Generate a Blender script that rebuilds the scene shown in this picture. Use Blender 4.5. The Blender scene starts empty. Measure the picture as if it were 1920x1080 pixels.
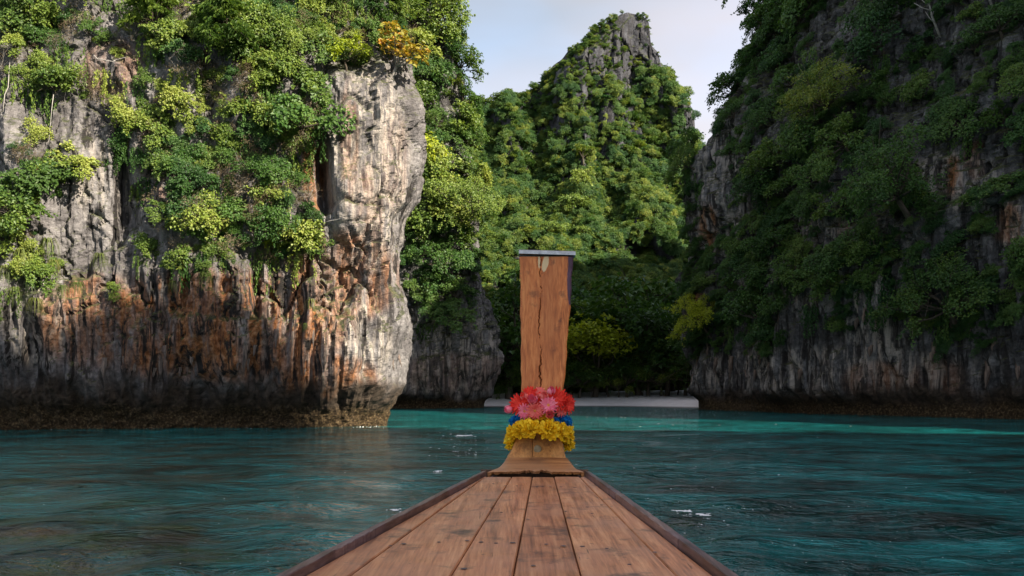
import bpy, math, random
import numpy as np
from mathutils import Vector, Matrix, Euler

random.seed(7)
rng = np.random.default_rng(7)
S = bpy.context.scene
COL = S.collection
R = math.radians

# ---------------------------------------------------------------- camera, sky, sun, exposure
EYE, FOC, HZ = 1.8, 1663.0, 738.0          # eye height (m), focal length and horizon row of the 1920x1080 frame
cam_d = bpy.data.cameras.new('camera')
cam = bpy.data.objects.new('camera', cam_d)
COL.objects.link(cam)
cam.location = (0, 0, EYE)
cam.rotation_euler = (R(90), 0, 0)
cam_d.sensor_width = 36
cam_d.lens = FOC / 1920 * 36
cam_d.shift_y = (HZ - 540) / 1920
cam_d.clip_start, cam_d.clip_end = 0.05, 4000
S.camera = cam

SUN_EL = 31.0
SUN_H = Vector((0.80, -0.60))              # horizontal direction towards the sun
world = bpy.data.worlds.new('World')
S.world = world
world.use_nodes = True
wn = world.node_tree
wn.nodes.clear()
w_out = wn.nodes.new('ShaderNodeOutputWorld')
w_bg = wn.nodes.new('ShaderNodeBackground')
w_sky = wn.nodes.new('ShaderNodeTexSky')
w_sky.sky_type = 'NISHITA'
w_sky.sun_disc = False
w_sky.sun_elevation = R(SUN_EL)
w_sky.sun_rotation = math.atan2(SUN_H.x, SUN_H.y)
w_tc = wn.nodes.new('ShaderNodeTexCoord')
w_map = wn.nodes.new('ShaderNodeMapping')
w_map.inputs['Scale'].default_value = (1.1, 1.1, 2.6)
w_map.inputs['Location'].default_value = (2.3, 0.4, 0.25)
w_noise = wn.nodes.new('ShaderNodeTexNoise')
w_noise.inputs['Scale'].default_value = 1.6
w_noise.inputs['Detail'].default_value = 5
w_noise.inputs['Roughness'].default_value = 0.5
w_ramp = wn.nodes.new('ShaderNodeValToRGB')
w_ramp.color_ramp.elements[0].position = 0.38
w_ramp.color_ramp.elements[0].color = (0.5, 0.5, 0.5, 1)
w_ramp.color_ramp.elements[1].position = 0.62
w_ramp.color_ramp.elements[1].color = (0.9, 0.9, 0.9, 1)
w_mix = wn.nodes.new('ShaderNodeMixRGB')
w_n2 = wn.nodes.new('ShaderNodeTexNoise')     # thin cloud, cool grey to warm cream, same units as the sky
w_n2.inputs['Scale'].default_value = 1.3
w_n2.inputs['Detail'].default_value = 3
w_r2 = wn.nodes.new('ShaderNodeValToRGB')
w_r2.color_ramp.elements[0].position, w_r2.color_ramp.elements[1].position = 0.42, 0.60
w_r2.color_ramp.elements[0].color, w_r2.color_ramp.elements[1].color = (1.10, 1.18, 1.30, 1), (1.85, 1.55, 1.38, 1)
wn.links.new(w_map.outputs['Vector'], w_n2.inputs['Vector'])
wn.links.new(w_n2.outputs['Fac'], w_r2.inputs['Fac'])
wn.links.new(w_r2.outputs['Color'], w_mix.inputs['Color2'])
wn.links.new(w_tc.outputs['Generated'], w_map.inputs['Vector'])
wn.links.new(w_map.outputs['Vector'], w_noise.inputs['Vector'])
wn.links.new(w_noise.outputs['Fac'], w_ramp.inputs['Fac'])
wn.links.new(w_ramp.outputs['Color'], w_mix.inputs['Fac'])
wn.links.new(w_sky.outputs['Color'], w_mix.inputs['Color1'])
wn.links.new(w_mix.outputs['Color'], w_bg.inputs['Color'])
wn.links.new(w_bg.outputs['Background'], w_out.inputs['Surface'])
w_bg.inputs['Strength'].default_value = 0.10

sun_d = bpy.data.lights.new('sun', 'SUN')
sun_d.energy = 2.8
sun_d.angle = R(0.53)
sun_d.color = (1.0, 0.90, 0.74)
sun = bpy.data.objects.new('sun', sun_d)
COL.objects.link(sun)
sv = Vector((SUN_H.x * math.cos(R(SUN_EL)), SUN_H.y * math.cos(R(SUN_EL)), math.sin(R(SUN_EL))))
sun.rotation_euler = sv.to_track_quat('Z', 'Y').to_euler()

S.view_settings.view_transform = 'Standard'
S.view_settings.look = 'None'
S.view_settings.exposure = 2.25
S.view_settings.gamma = 1
S.view_settings.use_curve_mapping = False
S.cycles.max_bounces = 6
S.cycles.diffuse_bounces = 3
S.cycles.glossy_bounces = 3
S.cycles.transmission_bounces = 3
S.cycles.sample_clamp_indirect = 6
S.cycles.use_denoising = True
S.cycles.use_adaptive_sampling = False

# ---------------------------------------------------------------- helpers
def at(px, py, d):                          # a photo pixel at depth d -> a point of the place
    return Vector(((px - 960) / FOC * d, d, EYE + (HZ - py) / FOC * d))

def project(P):                             # points -> photo pixels
    y = np.maximum(P[:, 1], 0.01)
    return 960 + P[:, 0] / y * FOC, HZ - (P[:, 2] - EYE) / y * FOC

def tag(o, label=None, cat=None, group=None, kind=None):
    if label: o['label'] = label
    if cat: o['category'] = cat
    if group: o['group'] = group
    if kind: o['kind'] = kind
    return o

def obj(name, mesh, parent=None):
    o = bpy.data.objects.new(name, mesh)
    COL.objects.link(o)
    if parent: o.parent = parent
    return o

def mesh_np(name, V, F, mat=None, smooth=False):
    V = np.asarray(V, dtype=np.float32)
    F = np.asarray(F, dtype=np.int32)
    me = bpy.data.meshes.new(name)
    n, k = F.shape
    me.vertices.add(len(V)); me.vertices.foreach_set('co', V.ravel())
    me.loops.add(n * k); me.loops.foreach_set('vertex_index', F.ravel())
    me.polygons.add(n)
    me.polygons.foreach_set('loop_start', np.arange(0, n * k, k, dtype=np.int32))
    me.polygons.foreach_set('loop_total', np.full(n, k, dtype=np.int32))
    me.polygons.foreach_set('use_smooth', np.full(n, smooth, dtype=bool))
    if mat: me.materials.append(mat)
    me.update(calc_edges=True)
    return me

def mesh_py(name, V, F, mat=None, smooth=False):
    me = bpy.data.meshes.new(name)
    me.from_pydata([tuple(v) for v in V], [], F)
    if mat: me.materials.append(mat)
    if smooth: me.polygons.foreach_set('use_smooth', [True] * len(me.polygons))
    me.update()
    return me

def attr(me, name, data):
    a = me.attributes.new(name, 'FLOAT', 'POINT')
    a.data.foreach_set('value', np.asarray(data, dtype=np.float32).ravel())

def grid_faces(nu, nv):
    i = np.arange(nu * nv).reshape(nu, nv)
    return np.stack([i[:-1, :-1], i[1:, :-1], i[1:, 1:], i[:-1, 1:]], -1).reshape(-1, 4)

class MB:                                   # collects quads and tubes into one mesh
    def __init__(s): s.V, s.F = [], []
    def add(s, V, F):
        n = len(s.V); s.V += [tuple(v) for v in V]; s.F += [[i + n for i in f] for f in F]
    def tube(s, pts, rad, k=6, cap=True):
        pts = [Vector(p) for p in pts]; n = len(pts); V = []; F = []
        up = Vector((0.13, 0.31, 0.94))
        for i, p in enumerate(pts):
            d = (pts[min(i + 1, n - 1)] - pts[max(i - 1, 0)]).normalized()
            a = d.cross(up)
            if a.length < 1e-3: a = d.cross(Vector((1, 0, 0)))
            a.normalize(); b = d.cross(a)
            r = rad[i] if hasattr(rad, '__len__') else rad
            for j in range(k):
                t = 2 * math.pi * j / k
                V.append(p + a * (r * math.cos(t)) + b * (r * math.sin(t)))
        for i in range(n - 1):
            for j in range(k):
                F.append([i * k + j, i * k + (j + 1) % k, (i + 1) * k + (j + 1) % k, (i + 1) * k + j])
        if cap:
            F.append(list(range(k))[::-1]); F.append([(n - 1) * k + j for j in range(k)])
        s.add(V, F)
    def box(s, lo, hi):
        (a, b, c), (d, e, f) = lo, hi
        s.add([(a, b, c), (d, b, c), (d, e, c), (a, e, c), (a, b, f), (d, b, f), (d, e, f), (a, e, f)],
              [[3, 2, 1, 0], [4, 5, 6, 7], [0, 1, 5, 4], [1, 2, 6, 5], [2, 3, 7, 6], [3, 0, 4, 7]])
    def mesh(s, name, mat, smooth=False): return mesh_py(name, s.V, s.F, mat, smooth)

# ---- numpy noise
_G = rng.normal(size=(256, 3)).astype(np.float32)
_G /= np.linalg.norm(_G, axis=1, keepdims=True)
_RV = rng.random((4096, 7)).astype(np.float32)

def _h(ix, iy, iz, seed):
    h = (ix.astype(np.int64) * 73856093) ^ (iy.astype(np.int64) * 19349663) ^ (iz.astype(np.int64) * 83492791) ^ (seed * 2654435)
    h = (h ^ (h >> 13)) * 1274126177
    return (h ^ (h >> 16)) & 0x7fffffff

def perlin(P, seed=0):
    P = np.asarray(P, dtype=np.float32)
    c = np.floor(P); f = P - c; c = c.astype(np.int32)
    w = f * f * f * (f * (f * 6 - 15) + 10)
    out = np.zeros(len(P), np.float32)
    for dx in (0, 1):
        wx = w[:, 0] if dx else 1 - w[:, 0]
        for dy in (0, 1):
            wy = w[:, 1] if dy else 1 - w[:, 1]
            for dz in (0, 1):
                wz = w[:, 2] if dz else 1 - w[:, 2]
                g = _G[_h(c[:, 0] + dx, c[:, 1] + dy, c[:, 2] + dz, seed) & 255]
                out += wx * wy * wz * (g[:, 0] * (f[:, 0] - dx) + g[:, 1] * (f[:, 1] - dy) + g[:, 2] * (f[:, 2] - dz))
    return out * 1.5

def fbm(P, octv=4, seed=0, gain=0.5):
    P = np.asarray(P, dtype=np.float32); o = 0; a = 1.0
    for i in range(octv):
        o = o + a * perlin(P, seed + i * 17); P = P * 2.03 + 5.1; a *= gain
    return o

def facets(P, seed=0, tilt=0.6, step=0.5):
    """broken rock: every cell of a 3-D cell pattern is its own tilted plane; also the distance to the crack"""
    P = np.asarray(P, dtype=np.float32)
    c = np.floor(P).astype(np.int32); n = len(P)
    f1 = np.full(n, 9e9, np.float32); f2 = f1.copy(); hh = np.zeros(n, np.float32)
    for dx in (-1, 0, 1):
        for dy in (-1, 0, 1):
            for dz in (-1, 0, 1):
                k = np.stack([c[:, 0] + dx, c[:, 1] + dy, c[:, 2] + dz], 1)
                r = _RV[_h(k[:, 0], k[:, 1], k[:, 2], seed) & 4095]
                d = P - (k + r[:, :3]); q = (d * d).sum(1)
                hv = (d * (r[:, 3:6] - 0.5)).sum(1) * 2 * tilt + (r[:, 6] - 0.5) * 2 * step
                m = q < f1
                f2 = np.where(m, f1, np.minimum(f2, q)); hh = np.where(m, hv, hh); f1 = np.where(m, q, f1)
    return hh, np.sqrt(f2) - np.sqrt(f1)

def sstep(a, b, x):
    t = np.clip((x - a) / (b - a), 0, 1); return t * t * (3 - 2 * t)

def catmull(pts, n):
    pts = np.array(pts, float); P = np.vstack([2 * pts[0] - pts[1], pts, 2 * pts[-1] - pts[-2]]); out = []
    for i in range(1, len(P) - 2):
        t = np.linspace(0, 1, 60, endpoint=False)[:, None]
        a, b, c, d = P[i - 1], P[i], P[i + 1], P[i + 2]
        out.append(0.5 * (2 * b + (c - a) * t + (2 * a - 5 * b + 4 * c - d) * t * t + (3 * b - a - 3 * c + d) * t ** 3))
    out = np.vstack(out + [pts[-1:]])
    s = np.r_[0, np.cumsum(np.linalg.norm(np.diff(out, axis=0), axis=1))]
    return out, s

def ell(x, y, items):                       # strongest of a list of soft ellipses (x, y, rx, ry)
    o = np.zeros(len(x), np.float32)
    for it in items:
        cx, cy, rx, ry = it[:4]; w = it[4] if len(it) > 4 else 1
        q = ((x - cx) / rx) ** 2 + ((y - cy) / ry) ** 2
        o = np.maximum(o, w * sstep(1.25, 0.55, q))
    return o

# ---------------------------------------------------------------- materials
class NT:
    def __init__(s, name):
        s.m = bpy.data.materials.new(name); s.m.use_nodes = True
        s.t = s.m.node_tree; s.t.nodes.clear()
        s.out = s.t.nodes.new('ShaderNodeOutputMaterial')
    def n(s, kind, **kw):
        nd = s.t.nodes.new('ShaderNode' + kind)
        for k, v in kw.items():
            if k in nd.inputs.keys() if hasattr(nd.inputs, 'keys') else False: s.set(nd.inputs[k], v)
            else: setattr(nd, k, v)
        return nd
    def set(s, sock, v):
        if isinstance(v, bpy.types.NodeSocket): s.t.links.new(v, sock)
        elif isinstance(v, (tuple, list)) and sock.type == 'RGBA' and len(v) == 3: sock.default_value = (*v, 1)
        else: sock.default_value = v
    def coord(s, which='Object', scale=(1, 1, 1), loc=(0, 0, 0), rot=(0, 0, 0)):
        tc = s.n('TexCoord'); mp = s.n('Mapping')
        s.set(mp.inputs['Vector'], tc.outputs[which]); mp.inputs['Scale'].default_value = scale
        mp.inputs['Location'].default_value = loc; mp.inputs['Rotation'].default_value = rot
        return mp.outputs['Vector']
    def noise(s, vec, scale, detail=4, rough=0.55, dist=0.0):
        nd = s.n('TexNoise'); s.set(nd.inputs['Vector'], vec)
        nd.inputs['Scale'].default_value = scale; nd.inputs['Detail'].default_value = detail
        nd.inputs['Roughness'].default_value = rough; nd.inputs['Distortion'].default_value = dist
        return nd.outputs['Fac']
    def ramp(s, fac, stops, interp='LINEAR'):
        nd = s.n('ValToRGB'); s.set(nd.inputs['Fac'], fac); cr = nd.color_ramp; cr.interpolation = interp
        while len(cr.elements) < len(stops): cr.elements.new(0.5)
        for e, (p, c) in zip(cr.elements, stops):
            e.position = p; e.color = (c, c, c, 1) if isinstance(c, (int, float)) else (*c, 1)
        return nd.outputs['Color']
    def mix(s, fac, a, b, mode='MIX'):
        nd = s.n('MixRGB', blend_type=mode)
        s.set(nd.inputs['Fac'], fac); s.set(nd.inputs['Color1'], a); s.set(nd.inputs['Color2'], b)
        return nd.outputs['Color']
    def math(s, op, a, b=0.0, clamp=False):
        nd = s.n('Math', operation=op); nd.use_clamp = clamp
        s.set(nd.inputs[0], a); s.set(nd.inputs[1], b); return nd.outputs[0]
    def attr(s, name):
        nd = s.n('Attribute'); nd.attribute_name = name; return nd.outputs['Fac']
    def bump(s, h, strength=0.5, dist=0.1, normal=None):
        nd = s.n('Bump'); s.set(nd.inputs['Height'], h)
        nd.inputs['Strength'].default_value = strength; nd.inputs['Distance'].default_value = dist
        if normal is not None: s.set(nd.inputs['Normal'], normal)
        return nd.outputs['Normal']
    def bsdf(s, color, rough=0.6, normal=None, spec=0.5, metal=0.0, **kw):
        b = s.n('BsdfPrincipled'); s.set(b.inputs['Base Color'], color); s.set(b.inputs['Roughness'], rough)
        b.inputs['Specular IOR Level'].default_value = spec; b.inputs['Metallic'].default_value = metal
        if normal is not None: s.set(b.inputs['Normal'], normal)
        for k, v in kw.items(): s.set(b.inputs[k], v)
        return b
    def done(s, shader):
        s.t.links.new(shader.outputs[0], s.out.inputs['Surface']); return s.m

def rock_material(name, lo, mid, hi, tint=1.0, band=True, fine=1.0):
    t = NT(name)
    c = t.coord()
    cs = t.coord(scale=(1, 1, 0.09))
    cs2 = t.coord(scale=(1, 1, 0.085), loc=(13, 7, 3))
    big = t.noise(c, 0.5 * fine, 6, 0.62)
    fin = t.noise(c, 4.2 * fine, 8, 0.68)
    g = t.math('ADD', t.math('MULTIPLY', big, 0.55), t.math('MULTIPLY', fin, 0.45))
    col = t.ramp(g, [(0.34, lo), (0.5, mid), (0.66, hi)])
    # pale lime drips
    pale = t.math('MULTIPLY', t.attr('pale'), t.ramp(t.noise(cs, 3.2 * fine, 6, 0.66), [(0.46, 0), (0.58, 1)]), True)
    col = t.mix(pale, col, (0.42, 0.37, 0.325))
    # rust
    rs = t.ramp(t.noise(cs2, 1.15 * fine, 6, 0.62, 0.3), [(0.38, 0), (0.56, 1)])
    rcol = t.ramp(fin, [(0.32, (0.10, 0.038, 0.014)), (0.5, (0.30, 0.118, 0.042)), (0.66, (0.46, 0.25, 0.13))])
    col = t.mix(t.math('MULTIPLY', t.attr('rust'), rs, True), col, rcol)
    # black water streaks
    ds = t.ramp(t.noise(cs, 2.3 * fine, 6, 0.68, 0.4), [(0.49, 0), (0.58, 1)])
    col = t.mix(t.math('MULTIPLY', t.attr('dark'), ds, True), col, (0.022, 0.019, 0.018))
    # thin plants on ledges
    geo = t.n('NewGeometry'); sep = t.n('SeparateXYZ'); t.set(sep.inputs[0], geo.outputs['Normal'])
    led = t.math('MULTIPLY', t.ramp(sep.outputs['Z'], [(0.35, 0), (0.7, 1)]), t.attr('green'), True)
    col = t.mix(led, col, t.ramp(fin, [(0.35, (0.02, 0.03, 0.008)), (0.65, (0.09, 0.10, 0.03))]))
    if band:
        wet = t.attr('wet')
        oy = t.ramp(t.noise(c, 9 * fine, 4, 0.7), [(0.36, (0.012, 0.008, 0.004)), (0.54, (0.055, 0.034, 0.014)), (0.70, (0.19, 0.14, 0.075))])
        dk = t.ramp(t.noise(c, 2.2 * fine, 6, 0.7), [(0.35, (0.016, 0.012, 0.009)), (0.65, (0.085, 0.062, 0.045))])
        col = t.mix(wet, col, t.mix(t.attr('oyster'), dk, oy))
    n1 = t.bump(t.noise(c, 2.6 * fine, 9, 0.72), 0.9, 0.28 / fine)
    n2 = t.bump(t.noise(cs, 5.0 * fine, 4, 0.6), 0.45, 0.12 / fine, n1)
    n3 = t.bump(t.noise(c, 13 * fine, 5, 0.7), 0.6, 0.05 / fine, n2)
    return t.done(t.bsdf(col, 0.86, n3, 0.25))

M = {}
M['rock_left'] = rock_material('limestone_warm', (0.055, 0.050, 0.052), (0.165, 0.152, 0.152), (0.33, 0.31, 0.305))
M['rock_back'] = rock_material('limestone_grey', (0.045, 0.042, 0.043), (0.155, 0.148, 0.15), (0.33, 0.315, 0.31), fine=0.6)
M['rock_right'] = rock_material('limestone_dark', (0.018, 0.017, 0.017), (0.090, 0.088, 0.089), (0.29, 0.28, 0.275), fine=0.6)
M['rock_hill'] = rock_material('limestone_far', (0.016, 0.016, 0.019), (0.052, 0.053, 0.062), (0.13, 0.13, 0.145), band=False, fine=0.35)

def leaf_material(name, stops, trans=0.32, rough=0.5):
    t = NT(name)
    oi = t.n('ObjectInfo'); geo = t.n('NewGeometry')
    wob = t.noise(geo.outputs['Position'], 0.45, 2)
    f = t.math('ADD', t.math('MULTIPLY', oi.outputs['Random'], 0.55), t.math('MULTIPLY', geo.outputs['Random Per Island'], 0.36))
    f = t.math('ADD', f, t.math('MULTIPLY', t.math('SUBTRACT', wob, 0.5), 0.9), True)
    n = len(stops)
    col = t.ramp(f, [(0.1 + 0.8 * i / (n - 1), c) for i, c in enumerate(stops)])
    b = t.bsdf(col, rough, spec=0.35)
    tr = t.n('BsdfTranslucent'); t.set(tr.inputs['Color'], t.mix(1.0, col, (1.25, 1.25, 0.55), 'MULTIPLY'))
    ms = t.n('MixShader'); ms.inputs['Fac'].default_value = trans
    t.t.links.new(b.outputs[0], ms.inputs[1]); t.t.links.new(tr.outputs[0], ms.inputs[2])
    return t.done(ms)

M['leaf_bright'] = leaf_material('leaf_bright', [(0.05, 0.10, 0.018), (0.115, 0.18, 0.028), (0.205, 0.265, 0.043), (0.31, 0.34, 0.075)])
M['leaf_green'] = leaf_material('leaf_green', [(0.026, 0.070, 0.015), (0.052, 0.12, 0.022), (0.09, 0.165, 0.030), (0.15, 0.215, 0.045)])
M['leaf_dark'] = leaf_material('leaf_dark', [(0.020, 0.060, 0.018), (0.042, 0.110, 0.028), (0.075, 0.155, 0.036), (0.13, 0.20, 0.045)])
M['leaf_hill'] = leaf_material('leaf_hill', [(0.030, 0.080, 0.018), (0.065, 0.13, 0.022), (0.13, 0.19, 0.028), (0.24, 0.26, 0.040)])
M['leaf_yellow'] = leaf_material('leaf_yellow', [(0.15, 0.22, 0.012), (0.27, 0.33, 0.018), (0.40, 0.43, 0.025)])
M['leaf_orange'] = leaf_material('leaf_orange', [(0.09, 0.14, 0.016), (0.20, 0.22, 0.03), (0.34, 0.24, 0.03), (0.40, 0.17, 0.02)])
M['grass'] = leaf_material('hanging_grass', [(0.06, 0.09, 0.02), (0.12, 0.15, 0.035), (0.22, 0.20, 0.06)], 0.25)
M['dry'] = leaf_material('dry_twigs', [(0.10, 0.075, 0.045), (0.20, 0.15, 0.09), (0.26, 0.22, 0.15)], 0.1)

def bark_material(name, a, b):
    t = NT(name); c = t.coord(scale=(1, 1, 0.3))
    f = t.noise(c, 9, 5, 0.65)
    return t.done(t.bsdf(t.ramp(f, [(0.3, a), (0.7, b)]), 0.85, t.bump(f, 0.6, 0.03), 0.2))
M['bark'] = bark_material('bark', (0.035, 0.028, 0.020), (0.13, 0.105, 0.08))
M['bark_pale'] = bark_material('bark_pale', (0.20, 0.18, 0.16), (0.42, 0.39, 0.36))

def wood_material(name, dark, mid, light, axis='Y', stain=0.5, rough=0.42, sheen=0.45, weather=(0.26, 0.20, 0.20)):
    t = NT(name)
    oi = t.n('ObjectInfo')
    k = {'Y': (1, 0.045, 1), 'Z': (1, 1, 0.045), 'X': (0.06, 1, 1)}[axis]
    tc = t.n('TexCoord'); add = t.n('VectorMath', operation='ADD')
    sc = t.n('VectorMath', operation='SCALE'); t.set(sc.inputs[0], (7.3, 3.1, 5.7)); t.set(sc.inputs['Scale'], oi.outputs['Random'])
    t.set(add.inputs[0], tc.outputs['Object']); t.set(add.inputs[1], sc.outputs[0])
    mp = t.n('Mapping'); t.set(mp.inputs['Vector'], add.outputs[0]); mp.inputs['Scale'].default_value = k
    v, iso = mp.outputs['Vector'], add.outputs[0]
    g1 = t.noise(v, 26, 6, 0.62, 0.5); g2 = t.noise(v, 110, 3, 0.6)
    g = t.math('ADD', t.math('MULTIPLY', g1, 0.65), t.math('MULTIPLY', g2, 0.35))
    col = t.ramp(g, [(0.36, dark), (0.5, mid), (0.64, light)])
    tone = t.math('ADD', 0.80, t.math('MULTIPLY', oi.outputs['Random'], 0.4))
    col = t.mix(1.0, col, tone, 'MULTIPLY')
    we = t.ramp(t.noise(iso, 2.4, 5, 0.6), [(0.42, 0), (0.64, 1)])
    col = t.mix(t.math('MULTIPLY', we, 0.55), col, weather)
    st = t.ramp(t.noise(iso, 5.5, 6, 0.66), [(0.56, 0), (0.70, 1)])
    col = t.mix(t.math('MULTIPLY', st, stain), col, (0.045, 0.026, 0.020))
    sp = t.ramp(t.noise(iso, 38, 3, 0.6), [(0.67, 0), (0.73, 1)])
    col = t.mix(t.math('MULTIPLY', sp, stain), col, (0.03, 0.018, 0.014))
    cr = t.ramp(t.noise(v, 60, 4, 0.7), [(0.655, 0), (0.69, 1)])
    col = t.mix(t.math('MULTIPLY', cr, 0.7), col, (0.03, 0.017, 0.012))
    rg = t.math('ADD', rough - 0.08, t.math('MULTIPLY', t.noise(iso, 7, 4), 0.25))
    h = t.math('SUBTRACT', g, t.math('MULTIPLY', cr, 0.6))
    return t.done(t.bsdf(col, rg, t.bump(h, 0.35, 0.004), sheen))
M['deck'] = wood_material('deck_wood', (0.20, 0.066, 0.026), (0.50, 0.190, 0.078), (0.72, 0.35, 0.165), 'Y', 0.85, 0.34, 0.6, (0.46, 0.22, 0.13))
M['rail'] = wood_material('rail_wood', (0.040, 0.022, 0.018), (0.125, 0.072, 0.062), (0.23, 0.15, 0.13), 'Y', 0.7, 0.36, 0.5, (0.17, 0.12, 0.15))
M['breast'] = wood_material('breast_wood', (0.20, 0.070, 0.022), (0.44, 0.18, 0.062), (0.60, 0.29, 0.115), 'X', 0.5, 0.42, 0.5, (0.33, 0.17, 0.09))
M['neck'] = wood_material('neck_wood', (0.25, 0.085, 0.018), (0.52, 0.215, 0.052), (0.66, 0.32, 0.095), 'Z', 0.5, 0.5, 0.4, (0.38, 0.20, 0.085))
M['hull'] = wood_material('hull_wood', (0.05, 0.035, 0.035), (0.13, 0.10, 0.105), (0.22, 0.18, 0.19), 'Y', 0.4, 0.5, 0.4, (0.20, 0.19, 0.22))
M['rot'] = wood_material('worn_wood', (0.03, 0.014, 0.008), (0.10, 0.045, 0.025), (0.22, 0.11, 0.06), 'X', 0.8, 0.6, 0.3, (0.12, 0.06, 0.04))

def post_material():
    t = NT('post_wood')
    tc = t.n('TexCoord'); v = t.coord(scale=(1, 1, 0.035)); iso = tc.outputs['Object']
    g = t.math('ADD', t.math('MULTIPLY', t.noise(v, 30, 6, 0.6, 0.6), 0.6), t.math('MULTIPLY', t.noise(v, 120, 3, 0.6), 0.4))
    col = t.ramp(g, [(0.35, (0.28, 0.075, 0.018)), (0.5, (0.56, 0.170, 0.043)), (0.65, (0.74, 0.29, 0.088))])
    band = t.ramp(t.noise(v, 7, 3, 0.5), [(0.40, 0), (0.62, 1)])
    col = t.mix(t.math('MULTIPLY', band, 0.45), col, (0.38, 0.115, 0.036))
    kn = t.ramp(t.noise(iso, 9, 5, 0.6), [(0.60, 0), (0.70, 1)])
    col = t.mix(t.math('MULTIPLY', kn, 0.6), col, (0.10, 0.035, 0.018))
    pa = t.noise(t.coord(scale=(1, 1, 0.22)), 30, 5, 0.65)
    paint = t.ramp(t.math('ADD', t.math('MULTIPLY', t.attr('paint'), 0.62), t.math('MULTIPLY', pa, 0.5)), [(0.58, 0), (0.62, 1)])
    col = t.mix(paint, col, t.ramp(pa, [(0.3, (0.045, 0.018, 0.035)), (0.62, (0.10, 0.045, 0.075)), (0.75, (0.34, 0.26, 0.26))]))
    chip = t.ramp(t.math('ADD', t.math('MULTIPLY', t.attr('chip'), 0.6), t.math('MULTIPLY', pa, 0.5)), [(0.60, 0), (0.65, 1)])
    col = t.mix(chip, col, (0.66, 0.49, 0.27))
    col = t.mix(t.attr('crack'), col, (0.04, 0.018, 0.010))
    return t.done(t.bsdf(col, 0.55, t.bump(g, 0.35, 0.005), 0.35))
M['post'] = post_material()

def plain(name, color, rough=0.5, metal=0.0, spec=0.5, var=0.15, scale=30):
    t = NT(name); f = t.noise(t.coord(), scale, 4, 0.6)
    col = t.mix(1.0, color, t.ramp(f, [(0.3, 1 - var), (0.7, 1 + var * 0)]), 'MULTIPLY')
    return t.done(t.bsdf(col, rough, t.bump(f, 0.15, 0.003), spec, metal))
M['metal'] = plain('cap_metal', (0.42, 0.43, 0.46), 0.38, 0.9, 0.5, 0.4, 25)
M['nail'] = plain('nail_iron', (0.12, 0.10, 0.10), 0.5, 0.6)
M['plug'] = plain('wood_plug', (0.36, 0.28, 0.16), 0.6, 0, 0.4, 0.4, 60)

def petal_material(name, a, b, trans=0.15):
    t = NT(name); geo = t.n('NewGeometry')
    col = t.mix(geo.outputs['Random Per Island'], a, b)
    bs = t.bsdf(col, 0.6, spec=0.25)
    tr = t.n('BsdfTranslucent'); t.set(tr.inputs['Color'], col)
    ms = t.n('MixShader'); ms.inputs['Fac'].default_value = trans
    t.t.links.new(bs.outputs[0], ms.inputs[1]); t.t.links.new(tr.outputs[0], ms.inputs[2])
    return t.done(ms)
M['p_yellow'] = petal_material('petal_yellow', (0.95, 0.58, 0.01), (1.0, 0.76, 0.05))
M['p_blue'] = petal_material('petal_blue', (0.0, 0.16, 0.48), (0.02, 0.30, 0.70))
M['p_red'] = petal_material('petal_red', (0.75, 0.025, 0.02), (0.90, 0.07, 0.04))
M['p_coral'] = petal_material('petal_coral', (0.88, 0.14, 0.13), (0.95, 0.26, 0.22))
M['p_pink'] = petal_material('petal_pink', (0.92, 0.14, 0.25), (0.98, 0.34, 0.42))
M['p_centre'] = petal_material('flower_centre', (0.75, 0.20, 0.05), (0.85, 0.35, 0.08))
M['stem'] = plain('flower_stem', (0.05, 0.10, 0.03), 0.6)
M['cloth_peach'] = plain('cloth_peach', (0.70, 0.30, 0.20), 0.8)
M['cloth_blue'] = plain('cloth_pale_blue', (0.30, 0.58, 0.62), 0.8)
M['cloth_navy'] = plain('cloth_navy', (0.03, 0.03, 0.10), 0.8)
M['cloth_green'] = plain('cloth_lime', (0.55, 0.62, 0.12), 0.8)

def water_material():
    t = NT('sea_water')
    c = t.coord(); cl = t.coord(scale=(0.55, 1.0, 1), loc=(3, 8, 0))
    patch = t.noise(cl, 0.30, 5, 0.62, 0.6)
    small = t.noise(t.coord(scale=(0.6, 1, 1), loc=(9, 2, 0)), 1.3, 4, 0.6, 0.4)
    f = t.math('ADD', t.math('MULTIPLY', patch, 0.5), t.math('MULTIPLY', small, 0.5))
    col = t.ramp(f, [(0.40, (0.002, 0.016, 0.015)), (0.47, (0.003, 0.056, 0.055)), (0.55, (0.006, 0.120, 0.120)), (0.66, (0.016, 0.23, 0.23))])
    cor = t.math('MULTIPLY', t.attr('coral'), t.ramp(t.noise(cl, 0.8, 5, 0.65), [(0.50, 0), (0.64, 1)]), True)
    col = t.mix(t.math('MULTIPLY', cor, 0.5), col, (0.085, 0.042, 0.016))
    alg = t.math('MULTIPLY', t.attr('alga'), t.ramp(t.noise(cl, 1.3, 4, 0.6), [(0.48, 0), (0.62, 1)]), True)
    col = t.mix(t.math('MULTIPLY', alg, 0.6), col, (0.02, 0.055, 0.012))
    far = t.attr('far')
    col = t.mix(t.math('MULTIPLY', far, 0.6), col, (0.003, 0.062, 0.068))
    w1 = t.noise(t.coord(scale=(0.85, 1.1, 1), rot=(0, 0, 0.5)), 2.6, 4, 0.55, 0.8)
    w2 = t.noise(t.coord(scale=(0.9, 1.1, 1), rot=(0, 0, -0.5), loc=(5, 1, 0)), 8.5, 3, 0.55, 0.6)
    n1 = t.bump(w1, 0.9, 0.16)
    n2 = t.bump(w2, 0.7, 0.032, n1)
    b = t.bsdf(col, t.math('ADD', 0.04, t.math('MULTIPLY', far, 0.16)), n2, 0.5); b.inputs['IOR'].default_value = 1.333
    return t.done(b)
M['water'] = water_material()

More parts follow.
